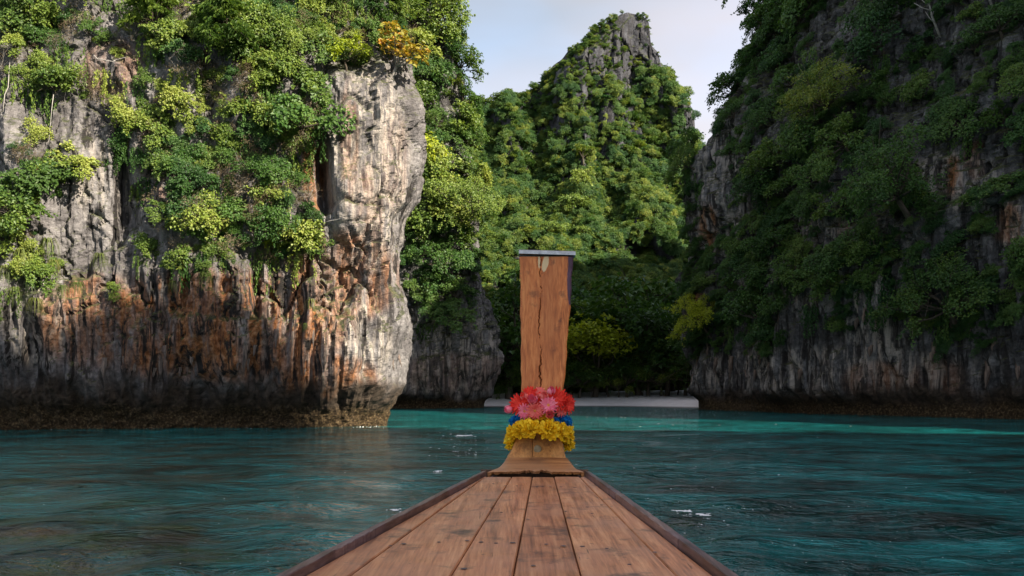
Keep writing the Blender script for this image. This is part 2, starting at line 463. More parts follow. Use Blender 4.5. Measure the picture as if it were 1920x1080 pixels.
def sand_material():
    t = NT('sand'); c = t.coord()
    col = t.ramp(t.noise(c, 0.8, 6, 0.65), [(0.35, (0.74, 0.70, 0.68)), (0.65, (0.88, 0.85, 0.83))])
    sep = t.n('SeparateXYZ'); t.set(sep.inputs[0], c)
    wet = t.ramp(sep.outputs['Z'], [(0.02, 1), (0.16, 0)])
    col = t.mix(wet, col, (0.22, 0.19, 0.165))
    return t.done(t.bsdf(col, 0.8, t.bump(t.noise(c, 6, 6, 0.7), 0.5, 0.05), 0.3))
M['sand'] = sand_material()
def foam_material():
    t = NT('foam'); f = t.noise(t.coord(), 25, 4, 0.6)
    return t.done(t.bsdf(t.ramp(f, [(0.3, 0.62), (0.6, 0.85)]), 0.7, t.bump(f, 0.6, 0.01)))
M['foam'] = foam_material()
def soil_material():
    t = NT('forest_floor'); f = t.noise(t.coord(), 0.8, 6, 0.7)
    return t.done(t.bsdf(t.ramp(f, [(0.35, (0.010, 0.016, 0.006)), (0.65, (0.04, 0.055, 0.018))]), 0.9, t.bump(f, 0.8, 0.3), 0.2))
M['soil'] = soil_material()

# ---------------------------------------------------------------- water
def build_water():
    inner = np.linspace(-41, 41, 470); outer_l = np.linspace(-180, -41, 40)[:-1]; outer_r = np.linspace(41, 180, 40)[1:]
    ang = np.radians(np.r_[outer_l, inner, outer_r])
    rad = 0.5 * np.exp(np.linspace(0, math.log(1400 / 0.5), 720))
    A, Rr = np.meshgrid(ang, rad, indexing='ij')
    X, Y = (np.sin(A) * Rr).ravel(), (np.cos(A) * Rr).ravel(); r = Rr.ravel()
    Z = np.zeros_like(X)
    w = np.random.default_rng(3)
    for lam, amp in ((7.0, 0.020), (4.3, 0.020), (2.6, 0.020), (1.7, 0.016), (1.1, 0.012), (0.75, 0.011), (0.5, 0.008), (0.34, 0.0055)):
        for _ in range(3):
            th = w.normal(1.2, 1.1); kx, ky = math.cos(th) * 2 * math.pi / lam, math.sin(th) * 2 * math.pi / lam
            wob = perlin(np.stack([X / (lam * 2.2), Y / (lam * 2.2), np.full_like(X, w.random() * 50)], 1), 5) * 4
            Z += amp * np.sin(X * kx + Y * ky + wob + w.random() * 9) * sstep(lam * 15, lam * 1.5, r)
    V = np.stack([X, Y, Z], 1)
    me = mesh_np('water', V, grid_faces(len(ang), len(rad)), M['water'], True)
    px, py = project(V)
    front = (Y > 1).astype(np.float32)
    attr(me, 'coral', ell(px, py, [(420, 900, 420, 80), (520, 1000, 300, 70), (650, 860, 130, 60), (80, 1050, 200, 60)]) * front)
    attr(me, 'alga', ell(px, py, [(60, 1000, 170, 110), (230, 980, 150, 60), (330, 1060, 180, 40)]) * front)
    attr(me, 'far', sstep(15, 130, r))
    o = obj('water', me); o['kind'] = 'structure'
build_water()

# ---------------------------------------------------------------- rock faces
def cliff(name, plan, u_dense, z_top, nz, profile, inward, disp, mat, zpow=1.0, us=None, rise=None):
    """plan: points of the foot in XY (outside on the right-hand side of travel); profile: (z, metres out of the foot)"""
    P, s = catmull(plan, 60)
    # sample the foot line densely where u_dense says
    dens = np.full(len(s), 0.08)
    X, Y = P[:, 0], P[:, 1]
    ratio = X / np.maximum(Y, 0.1)
    dens[(Y > 1) & (ratio > u_dense[0]) & (ratio < u_dense[1]) & (s < u_dense[2] * s[-1])] = 1.0
    cum = np.r_[0, np.cumsum((dens[1:] + dens[:-1]) / 2 * np.diff(s))]
    q = np.linspace(0, cum[-1], us)
    sq = np.interp(q, cum, s)
    B = np.stack([np.interp(sq, s, X), np.interp(sq, s, Y)], 1)
    T = np.stack([np.interp(sq + 0.8, s, X) - np.interp(sq - 0.8, s, X), np.interp(sq + 0.8, s, Y) - np.interp(sq - 0.8, s, Y)], 1)
    T /= np.linalg.norm(T, axis=1, keepdims=True)
    Nn = np.stack([T[:, 1], -T[:, 0]], 1)
    z = np.linspace(0, 1, nz) ** zpow * (z_top + 1.2) - 1.2
    zz = np.array([p[0] for p in profile]); oo = np.array([p[1] for p in profile])
    off = np.interp(z, zz, oo)
    kern = np.ones(9) / 9; off = np.convolve(np.pad(off, 4, 'edge'), kern, 'valid')
    Z = np.broadcast_to(z[None, :], (us, nz))
    pos, neg = np.maximum(off, 0), np.minimum(off, 0)
    inw = np.array(inward, float); inw /= np.linalg.norm(inw)
    XX = B[:, 0:1] + Nn[:, 0:1] * pos - inw[0] * neg
    YY = B[:, 1:2] + Nn[:, 1:2] * pos - inw[1] * neg
    V = np.stack([XX, YY, Z], -1).reshape(-1, 3)
    NV = np.repeat(Nn, nz, axis=0)
    d = disp(V)
    top = sstep(z_top, z_top - 6, V[:, 2]) * 0.8 + 0.2
    V[:, 0] += NV[:, 0] * d * top; V[:, 1] += NV[:, 1] * d * top
    V[:, 2] += 0.12 * d * sstep(2, 6, V[:, 2])
    if rise is not None: V[:, 2] *= np.where(V[:, 2] > 0, rise(V, np.repeat(B[:, 1], nz)), 1)
    G = V.reshape(us, nz, 3)
    du = np.gradient(G, axis=0); dv = np.gradient(G, axis=1)
    n = np.cross(dv, du).reshape(-1, 3)
    n /= np.linalg.norm(n, axis=1, keepdims=True) + 1e-9
    area = np.linalg.norm(np.cross(du, dv).reshape(-1, 3), axis=1)
    sgn = np.sign((n[:, :2] * NV).sum(1)); sgn[sgn == 0] = 1
    me = mesh_np(name, V, grid_faces(us, nz), mat, False)
    o = obj(name, me); o['kind'] = 'structure'
    base_n = np.concatenate([NV, np.zeros((len(NV), 1))], 1)
    return dict(o=o, me=me, V=V, N=n * sgn[:, None], BN=base_n, area=area)

def rock_disp(V, k=1.0, seed=0, flute=(1, 8), block=1.0, tall=1.0):
    x, y, z = V.T
    big = fbm(V / (np.array([8, 8, 11]) * k), 3, seed) * 1.5 * k
    med = fbm(V / (np.array([2.6, 2.6, 4.2]) * k), 3, seed + 50) * 0.55 * k
    W = V + 0.5 * k * np.stack([perlin(V / k, seed + 7), perlin(V / k, seed + 8), perlin(V / k, seed + 9)], 1)
    f1, e1 = facets(W / (np.array([2.0, 2.0, 3.8 * tall]) * k), seed + 1, 0.45, 0.42)
    f2, e2 = facets(W / (np.array([0.72, 0.72, 1.3 * tall]) * k), seed + 2, 0.4, 0.36)
    bl = block * sstep(flute[1] * 0.5, flute[1], z) + 0.25
    d = big + med + (f1 * 0.62 + f2 * 0.26) * k * bl
    d -= (0.30 * sstep(0.10, 0.0, e1) + 0.10 * sstep(0.12, 0.0, e2)) * k * bl
    fl = 1 - np.abs(perlin(np.stack([x / (0.95 * k), y / (0.95 * k), z / (7 * k)], 1), seed + 3)) * 2
    fl2 = 1 - np.abs(perlin(np.stack([x / (0.4 * k), y / (0.4 * k), z / (4 * k)], 1), seed + 4)) * 2
    fm = sstep(flute[0] * 0.4, flute[0] * 1.2, z) * (0.5 + 0.7 * sstep(flute[1] * 1.8, flute[1] * 0.6, z))
    d += (fl * 0.46 + fl2 * 0.22) * fm * k
    d += fbm(V / (0.28 * k), 2, seed + 90) * 0.07 * k
    return d

def cleft(d, px, py, lines):                # narrow recesses running along photo-measured lines
    for (x0, y0, x1, y1, w, depth) in lines:
        t = np.clip((py - y0) / (y1 - y0), 0, 1); inside = (py > y0 - 12) & (py < y1 + 12)
        cx = x0 + (x1 - x0) * t
        taper = np.clip(np.minimum(t, 1 - t) * 6, 0, 1)
        d -= depth * np.exp(-((px - cx) / w) ** 2) * inside * taper
    return d

def left_disp(V):
    px, py = project(V)
    jointed = ell(px, py, [(560, 510, 150, 80), (700, 470, 60, 60, 0.7), (300, 540, 120, 50, 0.5)])
    d = rock_disp(V, 1.0, 11, (1.2, 6.5), 0.45 + 0.75 * jointed, 1.5)
    d = cleft(d, px, py, [(598, 245, 612, 410, 13, 2.0), (214, 190, 222, 470, 9, 1.1), (752, 380, 742, 560, 17, 1.5),
                          (470, 470, 486, 610, 7, 0.7), (690, 600, 668, 720, 12, 0.6), (330, 560, 318, 640, 8, 0.5)])
    d += ell(px, py, [(420, 390, 170, 80)]) * 0.9 - ell(px, py, [(440, 570, 160, 40)]) * 0.3
    d += ell(px, py, [(700, 330, 80, 190)]) * 0.35
    low = sstep(2.6, 0.2, V[:, 2])
    near_edge = sstep(700, 770, px) * (V[:, 1] > 40) * sstep(17, 7, V[:, 2])
    d = d * (1 - 0.6 * near_edge) - 0.05 * near_edge
    d = d * (1 - 0.55 * low) + low * fbm(V / 0.35, 2, 77) * 0.18
    return d

LEFT = cliff('left_cliff', [(-80, 24), (-58, 36), (-40, 42), (-26, 44.6), (-18, 46), (-12, 47.4), (-8.7, 48.3), (-7.3, 50.0),
             (-7.6, 53), (-10, 59), (-15, 68), (-24, 84), (-34, 98)], (-0.62, -0.09, 0.80), 36, 430,
             [(-2, 0), (0, 0), (1.2, 0.05), (2.4, 0.3), (4, 0.55), (5.5, 0.75), (8, 1.0), (15, 1.35), (18.5, 1.0), (20, 0.3), (24, -1.8), (29, -5), (34, -12), (36, -22)],
             (-0.75, 0.65), left_disp, M['rock_left'], 1.0, 640)

BACK = cliff('far_left_cliff', [(-44, 101), (-24, 104.5), (-15, 106), (-8, 107.3), (-4.7, 108.6), (-3.7, 111.6), (-5.2, 119), (-9, 130), (-18, 152), (-34, 190)],
             (-0.17, 0.0, 0.72), 62, 400,
             [(-2, 0), (0, 0), (2, 0.15), (5, 0.4), (8, 0.1), (12, -0.6), (20, -1.6), (36, -3.4), (46, -4.6), (54, -8), (60, -16), (62, -24)],
             (-0.8, 0.6), lambda V: rock_disp(V, 1.5, 31, (1.5, 10), 0.8) * (1 - 0.6 * sstep(2.5, 0, V[:, 2])), M['rock_back'], 1.0, 240)

def right_rise(V, foot_y):                  # unseen skyline beside and behind the boat, heights shaped to steer the shade
    k = np.interp(foot_y, [-100, -68, -50, -36, -22, 16, 36, 57], RISE)
    return k + 0.07 * perlin(np.stack([foot_y / 7, V[:, 2] / 40, 0 * foot_y], 1), 66) * (foot_y < 50)
RISE = [1.30, 1.33, 1.24, 0.93, 0.58, 0.66, 1.05, 1.03]
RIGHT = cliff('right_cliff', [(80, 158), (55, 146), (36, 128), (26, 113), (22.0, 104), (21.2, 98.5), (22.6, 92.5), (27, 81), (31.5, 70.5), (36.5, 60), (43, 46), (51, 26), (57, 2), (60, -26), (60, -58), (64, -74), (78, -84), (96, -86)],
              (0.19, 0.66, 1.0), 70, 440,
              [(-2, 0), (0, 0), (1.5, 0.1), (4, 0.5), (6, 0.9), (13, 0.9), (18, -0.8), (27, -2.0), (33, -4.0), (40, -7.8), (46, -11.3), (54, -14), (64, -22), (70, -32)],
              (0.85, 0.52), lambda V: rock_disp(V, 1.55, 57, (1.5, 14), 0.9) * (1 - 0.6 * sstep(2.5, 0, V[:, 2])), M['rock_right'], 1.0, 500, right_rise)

# the wooded peak at the head of the bay
SIL = [(640, 230), (760, 215), (860, 205), (905, 196), (950, 187), (985, 178), (1012, 164), (1035, 128), (1065, 96), (1110, 66), (1140, 39), (1175, 23),
       (1203, 30), (1217, 46), (1222, 86), (1236, 98), (1242, 126), (1262, 142), (1268, 166), (1290, 182), (1300, 214), (1306, 262), (1330, 290), (1400, 330), (1520, 420), (1700, 560), (1800, 640)]
def build_hill():
    nx, nt = 360, 380
    sx = np.array([p[0] for p in SIL], float); sy = np.array([p[1] for p in SIL], float)
    crest = 235.0
    Xs = (sx - 960) / FOC * crest; Hs = EYE + (HZ - sy) / FOC * crest
    u = np.linspace(-50, 110, nx)
    H = np.interp(u, Xs, Hs)
    t = np.r_[np.linspace(0, 1, 300), np.linspace(1, 1.5, nt - 300 + 1)[1:]]
    U, T = np.meshgrid(u, t, indexing='ij')
    Hh = H[:, None]
    tt = np.minimum(T, 1)
    rough = fbm(np.stack([U.ravel() / 14, T.ravel() * 5, np.zeros(U.size)], 1), 4, 91).reshape(U.shape)
    # foot at y = 142, slope below, near-vertical rock in the top third
    gy = np.interp(tt, [0, 0.12, 0.30, 0.55, 0.70, 0.9, 1.0], [0, 0.30, 0.55, 0.80, 0.90, 0.97, 1.0])
    foot = 143 + 6 * np.sin(U / 17) + np.abs(U - 8) * 0.12
    Y = foot + gy * (crest - foot) + (T > 1) * (T - 1) * 110
    Z = tt * Hh - np.maximum(T - 1, 0) * Hh * 1.6
    env = sstep(0, 0.06, tt) * sstep(1.0, 0.93, tt) * 0.9 + 0.1
    X = U * (1 + 0 * T)
    V = np.stack([X, Y, Z], -1).reshape(-1, 3)
    f1, e1 = facets(V / np.array([4.6, 4.6, 13]), 5, 0.45, 0.5)
    f2, e2 = facets(V / np.array([1.7, 1.7, 5.5]), 6, 0.45, 0.4)
    spur = perlin(np.stack([V[:, 0] / 13, V[:, 1] / 60, V[:, 2] / 80], 1), 93)
    d = fbm(V / np.array([16, 16, 22]), 4, 92) * 7 + np.abs(spur) * -17 + 4
    up = sstep(0.45, 0.7, tt).ravel()
    d = d * (1 - 0.4 * up) + (f1 * 2.3 + f2 * 0.9) * up - 0.8 * sstep(0.12, 0, e1) * up
    d *= env.ravel()
    V[:, 1] -= d
    V[:, 0] += (fbm(V / np.array([5, 5, 9]), 2, 95) * 1.2 + f2 * 0.5) * sstep(0.5, 0.95, tt).ravel()
    G = V.reshape(nx, nt, 3)
    du = np.gradient(G, axis=0); dv = np.gradient(G, axis=1)
    n = np.cross(du, dv).reshape(-1, 3); area = np.linalg.norm(n, axis=1); n /= area[:, None] + 1e-9
    me = mesh_np('hill', V, grid_faces(nx, nt), M['rock_hill'], False)
    o = obj('hill', me); o['kind'] = 'structure'
    return dict(o=o, me=me, V=V, N=n, BN=np.tile([0, -1, 0], (len(V), 1)).astype(float), area=area, T=T.ravel())
HILL = build_hill()

def build_shade_mountain():                  # unseen high ground, added behind the right-hand face to shade the peak's foot
    n = 90
    X, Y = np.meshgrid(np.linspace(40, 150, n), np.linspace(88, 200, n), indexing='ij')
    r = np.sqrt(((X - 90) / 47) ** 2 + ((Y - 142) / 48) ** 2)
    Z = 66 * sstep(1.0, 0.15, r) - 2
    V = np.stack([X, Y, Z], -1).reshape(-1, 3)
    V[:, 2] += fbm(V / 20, 4, 71) * 14 * sstep(1.0, 0.7, r.ravel())
    o = obj('shade_mountain', mesh_np('shade_mountain', V, grid_faces(n, n), M['soil'], True)); o['kind'] = 'structure'
build_shade_mountain()

# stain zones, from what the photograph shows on each face
def zones(C, rust, dark, pale, green, wet_top):
    px, py = project(C['V']); me = C['me']; z = C['V'][:, 2]
    attr(me, 'rust', ell(px, py, rust)); attr(me, 'dark', np.full(len(z), dark) if np.isscalar(dark) else ell(px, py, dark) * 0.75 + 0.25)
    attr(me, 'pale', ell(px, py, pale)); attr(me, 'green', np.full(len(z), green))
    wob = perlin(C['V'] / 1.5, 3) * 0.8
    if wet_top:
        attr(me, 'wet', sstep(wet_top + 0.9, wet_top - 0.5, z + wob)); attr(me, 'oyster', sstep(1.5, 0.7, z + wob * 0.5))
zones(LEFT, [(400, 610, 260, 110), (180, 600, 120, 90, 0.8), (640, 520, 110, 90, 0.75), (690, 420, 30, 120, 0.3), (590, 320, 25, 90, 0.9), (610, 720, 110, 60, 0.9),
             (655, 270, 18, 130, 0.45), (740, 300, 25, 100, 0.2), (210, 130, 60, 60, 0.4), (300, 300, 40, 80, 0.4)],
      [(420, 620, 330, 130), (90, 620, 110, 140), (745, 430, 45, 160), (200, 330, 100, 150), (700, 560, 80, 120, 0.7), (640, 300, 30, 150, 0.6)],
      [(655, 640, 80, 110), (690, 320, 80, 210), (70, 600, 70, 90), (450, 640, 60, 60, 0.7), (200, 320, 70, 110, 0.6)], 0.8, 2.1)
zones(BACK, [(860, 700, 120, 40, 0.3)], 0.8, [(830, 670, 130, 90)], 0.9, 1.4)
zones(RIGHT, [(1783, 330, 22, 40), (1830, 300, 20, 40, 0.7), (1895, 420, 30, 40, 0.7), (1325, 430, 20, 50, 0.9), (1300, 590, 10, 60), (1580, 430, 12, 60, 0.6),
              (1520, 190, 30, 20, 0.5), (1640, 715, 60, 40, 0.5), (1760, 720, 60, 50, 0.4)], 0.9,
      [(1560, 700, 300, 50), (1790, 340, 90, 60), (1640, 620, 60, 120), (1340, 360, 60, 170, 0.7), (1900, 430, 40, 60), (1500, 470, 200, 120, 0.5)], 0.9, 1.9)
zones(HILL, [], 0.55, [], 1.0, 0)

def stalactites(C, n, z0, z1, size, seed, mat):   # lime draperies hanging from the undercut
    r = random.Random(seed); ms = []
    for q in range(5):
        V = []; F = []; k = 8; m = 7; ph = r.random() * 6
        for j in range(m + 1):
            t = j / m; w = (1 - t) ** 0.75 * (1 + 0.22 * math.sin(t * 9 + ph)) + 0.03
            for a in range(k):
                th = 6.283 * a / k; rr = w * (1 + 0.25 * math.sin(3 * th + ph + t * 2))
                V.append((math.cos(th) * rr * 0.30, math.sin(th) * rr * 0.20 + 0.10 * t * math.sin(ph), 0.5 - 1.5 * t))
        for j in range(m):
            for a in range(k): F.append([j * k + a, (j + 1) * k + a, (j + 1) * k + (a + 1) % k, j * k + (a + 1) % k])
        me = mesh_py('stalactite', V, F, mat, True)
        for nm, v in (('rust', 0.35), ('dark', 0.6), ('pale', 0.8), ('green', 0), ('wet', 0), ('oyster', 0)): attr(me, nm, np.full(len(V), v))
        ms.append(me)
    z = C['V'][:, 2]; w = ((z > z0) & (z < z1)) * facing(C) * inframe(C, 0) * 1.0
    for i in scatter(C, w, n, size * 0.35, seed):
        o = obj('stalactite', r.choice(ms), C['o']); nn = C['BN'][i]; s_ = size * r.uniform(0.5, 1.2)
        o.location = Vector(C['V'][i]) - Vector(nn) * 0.03; o.scale = (s_ * r.uniform(0.6, 1.3), s_, s_ * r.uniform(0.7, 1.5))
        o.rotation_euler = (-0.18 + r.uniform(-0.1, 0.1), r.uniform(-0.12, 0.12), math.atan2(nn[1], nn[0]) + math.pi / 2)
def facing(C):                              # points whose foot faces the bay
    v = -C['V'][:, :2]; return (C['BN'][:, :2] * v).sum(1) > 0
def inframe(C, pad=60): return (C['V'][:, 1] > 1) & (C['px'] > -pad) & (C['px'] < 1920 + pad) & (C['py'] > -pad - 40) & (C['py'] < 1100)
for C in (LEFT, BACK, RIGHT, HILL): C['px'], C['py'] = project(C['V'])
def scatter(C, weight, n, min_d, seed):
    r = np.random.default_rng(seed); w = C['area'] * weight; w = np.maximum(w, 0)
    cand = r.choice(len(w), size=min(n * 14, 60000), p=w / w.sum()); got = []
    P = C['V']; md = min_d * min_d
    for i in cand:
        if len(got) >= n: break
        p = P[i]
        if got and ((P[got] - p) ** 2).sum(1).min() < md: continue
        got.append(i)
    return got
stalactites(LEFT, 30, 2.8, 5.6, 0.55, 71, M['rock_left'])
stalactites(BACK, 18, 2.5, 6.5, 1.0, 72, M['rock_back'])
stalactites(RIGHT, 44, 2.8, 8.5, 1.0, 73, M['rock_right'])

# ---------------------------------------------------------------- beach
def build_beach():
    nx, ny = 90, 40
    X, T = np.meshgrid(np.linspace(-14, 36, nx), np.linspace(0, 1, ny), indexing='ij')
    front = 123 - np.where(X < 9, 4.5, 13) * np.clip(((X - 9) / 14) ** 2, 0, 1.1) + 0.6 * np.sin(X * 0.5)
    Y = front + T * (150 - front)
    Z = -0.25 + np.minimum((Y - front) / 12, 1) * 1.15 + np.maximum(T - 0.35, 0) * 2.2
    V = np.stack([X, Y, Z], -1).reshape(-1, 3); V[:, 2] += fbm(V / 1.5, 3, 21) * 0.08
    o = obj('beach', mesh_np('beach', V, grid_faces(nx, ny), M['sand'], True)); o['kind'] = 'structure'
build_beach()

# ---------------------------------------------------------------- plants: meshes
def leaves_mesh(name, C, D, L, mat, width=0.42, fold=0.18, droop=0.25):
    """C centres, D leaf directions (unit), L lengths: one folded diamond per leaf"""
    n = len(C); r = np.random.default_rng(len(C))
    up = np.array([0, 0, 1.0]) + r.normal(scale=0.45, size=(n, 3))
    side = np.cross(D, up); side /= np.linalg.norm(side, axis=1, keepdims=True) + 1e-6
    nor = np.cross(side, D)
    L = np.asarray(L)[:, None]
    base = C - D * L * 0.5; tip = C + D * L * 0.5 - np.array([0, 0, 1]) * L * droop
    mid = C - D * L * 0.03
    a = mid + side * L * width + nor * L * fold; b = mid - side * L * width + nor * L * fold
    V = np.stack([base, a, tip, b], 1).reshape(-1, 3)
    i = np.arange(n)[:, None] * 4
    F = np.concatenate([i + [0, 1, 2], i + [0, 2, 3]], 1).reshape(-1, 3)
    return mesh_np(name, V, F, mat, False)

def tree_shape(seed, lobes, leaves, leaf, flat=0.62, trunk_h=0.75, shell=0.55, spread=1.0, width=0.42, droop=0.25, trunk_r=0.055):
    r = np.random.default_rng(seed)
    cs = []
    for i in range(lobes):
        th = i * 2.399 + r.random() * 0.7; q = math.sqrt((i + 0.5) / lobes)
        cs.append((math.cos(th) * q * spread * 0.78, math.sin(th) * q * spread * 0.78, trunk_h + (1 - q * q) * flat * 0.85 + r.normal() * 0.17))
    cs = np.array(cs); cs[:, :2] *= np.array([r.uniform(0.75, 1.2), r.uniform(0.75, 1.2)]); cs[:, :2] += r.normal(scale=0.12, size=(lobes, 2))
    rad = r.uniform(0.15, 0.50, lobes) * (0.85 if lobes > 10 else 1.0)
    which = r.choice(lobes, leaves, p=rad ** 1.7 / (rad ** 1.7).sum())
    dirv = r.normal(size=(leaves, 3)); dirv[:, 2] += 0.35; dirv /= np.linalg.norm(dirv, axis=1, keepdims=True)
    rr = (shell + (1 - shell) * r.random(leaves)) ** 0.7
    C = cs[which] + dirv * (rr * rad[which])[:, None] * np.array([1.12, 1.12, 0.72])
    C += r.normal(scale=0.035, size=C.shape)
    ns = int(leaves * 0.24); k = max(10, lobes * 3)            # shoots: leaves strung along thin twigs
    sl = r.integers(0, lobes, k); sd = r.normal(size=(k, 3)); sd[:, 2] *= 0.45; sd += (cs[sl] - cs.mean(0)) * 1.4; sd /= np.linalg.norm(sd, axis=1, keepdims=True)
    slen = r.uniform(0.25, 0.58, k); sw = r.integers(0, k, ns); st = r.random(ns) ** 0.7
    C[:ns] = cs[sl[sw]] + sd[sw] * (slen[sw] * st)[:, None] * 1.25 - np.array([0, 0, 0.30]) * ((st * slen[sw]) ** 2)[:, None] + r.normal(scale=0.028, size=(ns, 3))
    dirv[:ns] = sd[sw] * 0.7 + r.normal(scale=0.5, size=(ns, 3))
    D = dirv * np.array([1, 1, 0.25]) + r.normal(scale=0.55, size=(leaves, 3)) * np.array([1, 1, 0.5])
    D /= np.linalg.norm(D, axis=1, keepdims=True)
    L = leaf * r.uniform(0.65, 1.35, leaves)
    mb = MB()
    bend = Vector((r.normal() * 0.07, r.normal() * 0.07, trunk_h * 0.55))
    mb.tube([(0, 0, -0.35), (bend.x * 0.4, bend.y * 0.4, trunk_h * 0.25), bend], [trunk_r * 1.35, trunk_r, trunk_r * 0.8], 7)
    for q in range(k): mb.tube([cs[sl[q]], cs[sl[q]] + sd[q] * slen[q] * 0.7 - np.array([0, 0, 0.05])], [trunk_r * 0.14, trunk_r * 0.05], 4, False)
    for c in cs:
        c = Vector(c); m = bend.lerp(c, 0.5) + Vector((r.normal() * 0.05, r.normal() * 0.05, -0.05))
        mb.tube([bend, m, c], [trunk_r * 0.6, trunk_r * 0.38, trunk_r * 0.12], 5, False)
        for _ in range(2):
            e = c + Vector(r.normal(size=3)) * 0.22
            mb.tube([m.lerp(c, 0.4), e], [trunk_r * 0.2, trunk_r * 0.06], 4, False)
    return C, D, L, width, droop, mb

SPEC = {}
def species(key, mat, n, bark='bark', **kw):
    SPEC[key] = []
    for i in range(n):
        C, D, L, w, dr, mb = tree_shape(hash(key) % 1 + 100 * len(SPEC) + i, **kw)
        SPEC[key].append((mb.mesh('trunk', M[bark], True), leaves_mesh('crown', C, D, L, M[mat], w, 0.16, dr)))
species('shrub', 'leaf_green', 4, lobes=10, leaves=1500, leaf=0.105)
species('bright', 'leaf_bright', 4, lobes=10, leaves=1350, leaf=0.112, shell=0.4)
species('dark', 'leaf_dark', 4, lobes=13, leaves=2600, leaf=0.085, flat=0.55)
species('hilltree', 'leaf_hill', 4, lobes=8, leaves=1300, leaf=0.12, flat=1.1, spread=0.9)
species('yellow', 'leaf_yellow', 1, lobes=12, leaves=2400, leaf=0.085, flat=0.5)
species('orange', 'leaf_orange', 1, lobes=8, leaves=620, leaf=0.15, flat=0.8, bark='bark_pale')
species('mound', 'leaf_bright', 2, lobes=6, leaves=900, leaf=0.12, trunk_h=0.3, spread=0.8, flat=0.8)
species('grand', 'leaf_hill', 2, lobes=16, leaves=6500, leaf=0.048, flat=0.5, spread=1.15, trunk_h=0.9)
species('layered', 'leaf_green', 3, lobes=12, leaves=2400, leaf=0.08, flat=0.35, spread=1.15, trunk_h=0.9)
species('twiggy', 'dry', 3, bark='bark_pale', lobes=16, leaves=420, leaf=0.10, flat=0.9, shell=0.2, width=0.16, trunk_r=0.03)
species('feather', 'leaf_bright', 2, lobes=14, leaves=3200, leaf=0.15, width=0.14, droop=0.35, flat=1.0)

def tuft_mesh(seed, n=70, mat='grass'):
    r = np.random.default_rng(seed); V = []; F = []
    for i in range(n):
        th = r.random() * 6.283; out = r.uniform(0.25, 0.6); ln = r.uniform(0.6, 1.2); w = r.uniform(0.012, 0.022)
        dx, dy = math.cos(th), math.sin(th); sx, sy = -dy * w, dx * w; k = len(V)
        for t in (0, 0.35, 0.7, 1.0):
            x = out * (1 - (1 - t) ** 2); z = 0.28 * math.sin(min(t * 2.4, 3.1)) * ln - t * t * ln * 0.9
            ww = 1 - t * 0.85
            V += [(dx * x + sx * ww, dy * x + sy * ww, z), (dx * x - sx * ww, dy * x - sy * ww, z)]
        for j in range(3): F.append((k + 2 * j, k + 2 * j + 1, k + 2 * j + 3, k + 2 * j + 2))
    return mesh_np('blades', V, F, M[mat], False)
def vine_mesh(seed, mat):
    r = np.random.default_rng(seed); C = []; D = []
    for q in range(9):
        x0, y0 = r.normal(scale=0.35), r.normal(scale=0.12); ln = r.uniform(0.5, 1.7); ph = r.random() * 6
        for t in np.arange(0, ln, 0.022):
            C.append((x0 + 0.05 * math.sin(t * 5 + ph) + r.normal() * 0.05, y0 + r.normal() * 0.05, 0.25 - t)); D.append((r.normal() * 0.6, r.normal() * 0.6, -0.8))
    D = np.array(D); D /= np.linalg.norm(D, axis=1, keepdims=True)
    return leaves_mesh('vine', np.array(C), D, r.uniform(0.06, 0.13, len(C)), M[mat], 0.36, 0.15, 0.2)
VINE = {'leaf_green': [vine_mesh(1, 'leaf_green'), vine_mesh(2, 'leaf_green')], 'leaf_bright': [vine_mesh(3, 'leaf_bright')], 'leaf_dark': [vine_mesh(4, 'leaf_dark'), vine_mesh(5, 'leaf_dark')]}
TUFT = [tuft_mesh(1), tuft_mesh(2), tuft_mesh(3)]

# ---------------------------------------------------------------- plants: placing
REG = []                                    # plants of the crowded slopes: labels are finished once all stand
HUE = {'grand': 'broad green', 'shrub': 'mid-green', 'bright': 'light yellow-green', 'dark': 'dark green', 'layered': 'flat-crowned green', 'twiggy': 'bare twiggy', 'feather': 'feathery'}
def pick(v, steps):                         # steps: (limit, phrase) ... ending with (None, phrase)
    for lim, ph in steps:
        if lim is None or v < lim: return ph
def describe(size, lo, hi, kind, noun, where):
    sz = 'small ' if size < lo else ('large ' if size > hi else '')
    return f'{sz}{HUE.get(kind, "green")} {noun} {where}'
ORD = ['leftmost', 'second from left', 'third from left', 'fourth from left', 'fifth from left', 'sixth from left', 'seventh from left', 'eighth from left', 'ninth from left', 'tenth from left', 'eleventh from left', 'twelfth from left', 'thirteenth from left', 'fourteenth from left', 'fifteenth from left', 'sixteenth from left', 'seventeenth from left', 'eighteenth from left', 'nineteenth from left']
def finish_labels():
    by = {}
    for root, base, px, py in REG: by.setdefault(base, []).append((px, py, root))
    for base, li in by.items():
        li.sort(key=lambda q: q[0]); n = len(li)
        for k, (px, py, root) in enumerate(li):
            if n == 1: lab = base
            elif len(base.split()) > 13:
                w_ = base.split(); w_ = [q for q in w_ if q not in ('the',)]; lab = ' '.join(w_) + ', ' + ('rightmost' if k == n - 1 else ORD[min(k, 18)])
            elif n == 2: lab = base + (', left of two' if k == 0 else ', right of two')
            else: lab = base + ', ' + ('rightmost' if k == n - 1 else ORD[min(k, 18)])
            root['label'] = ' '.join(lab.split()[:16])
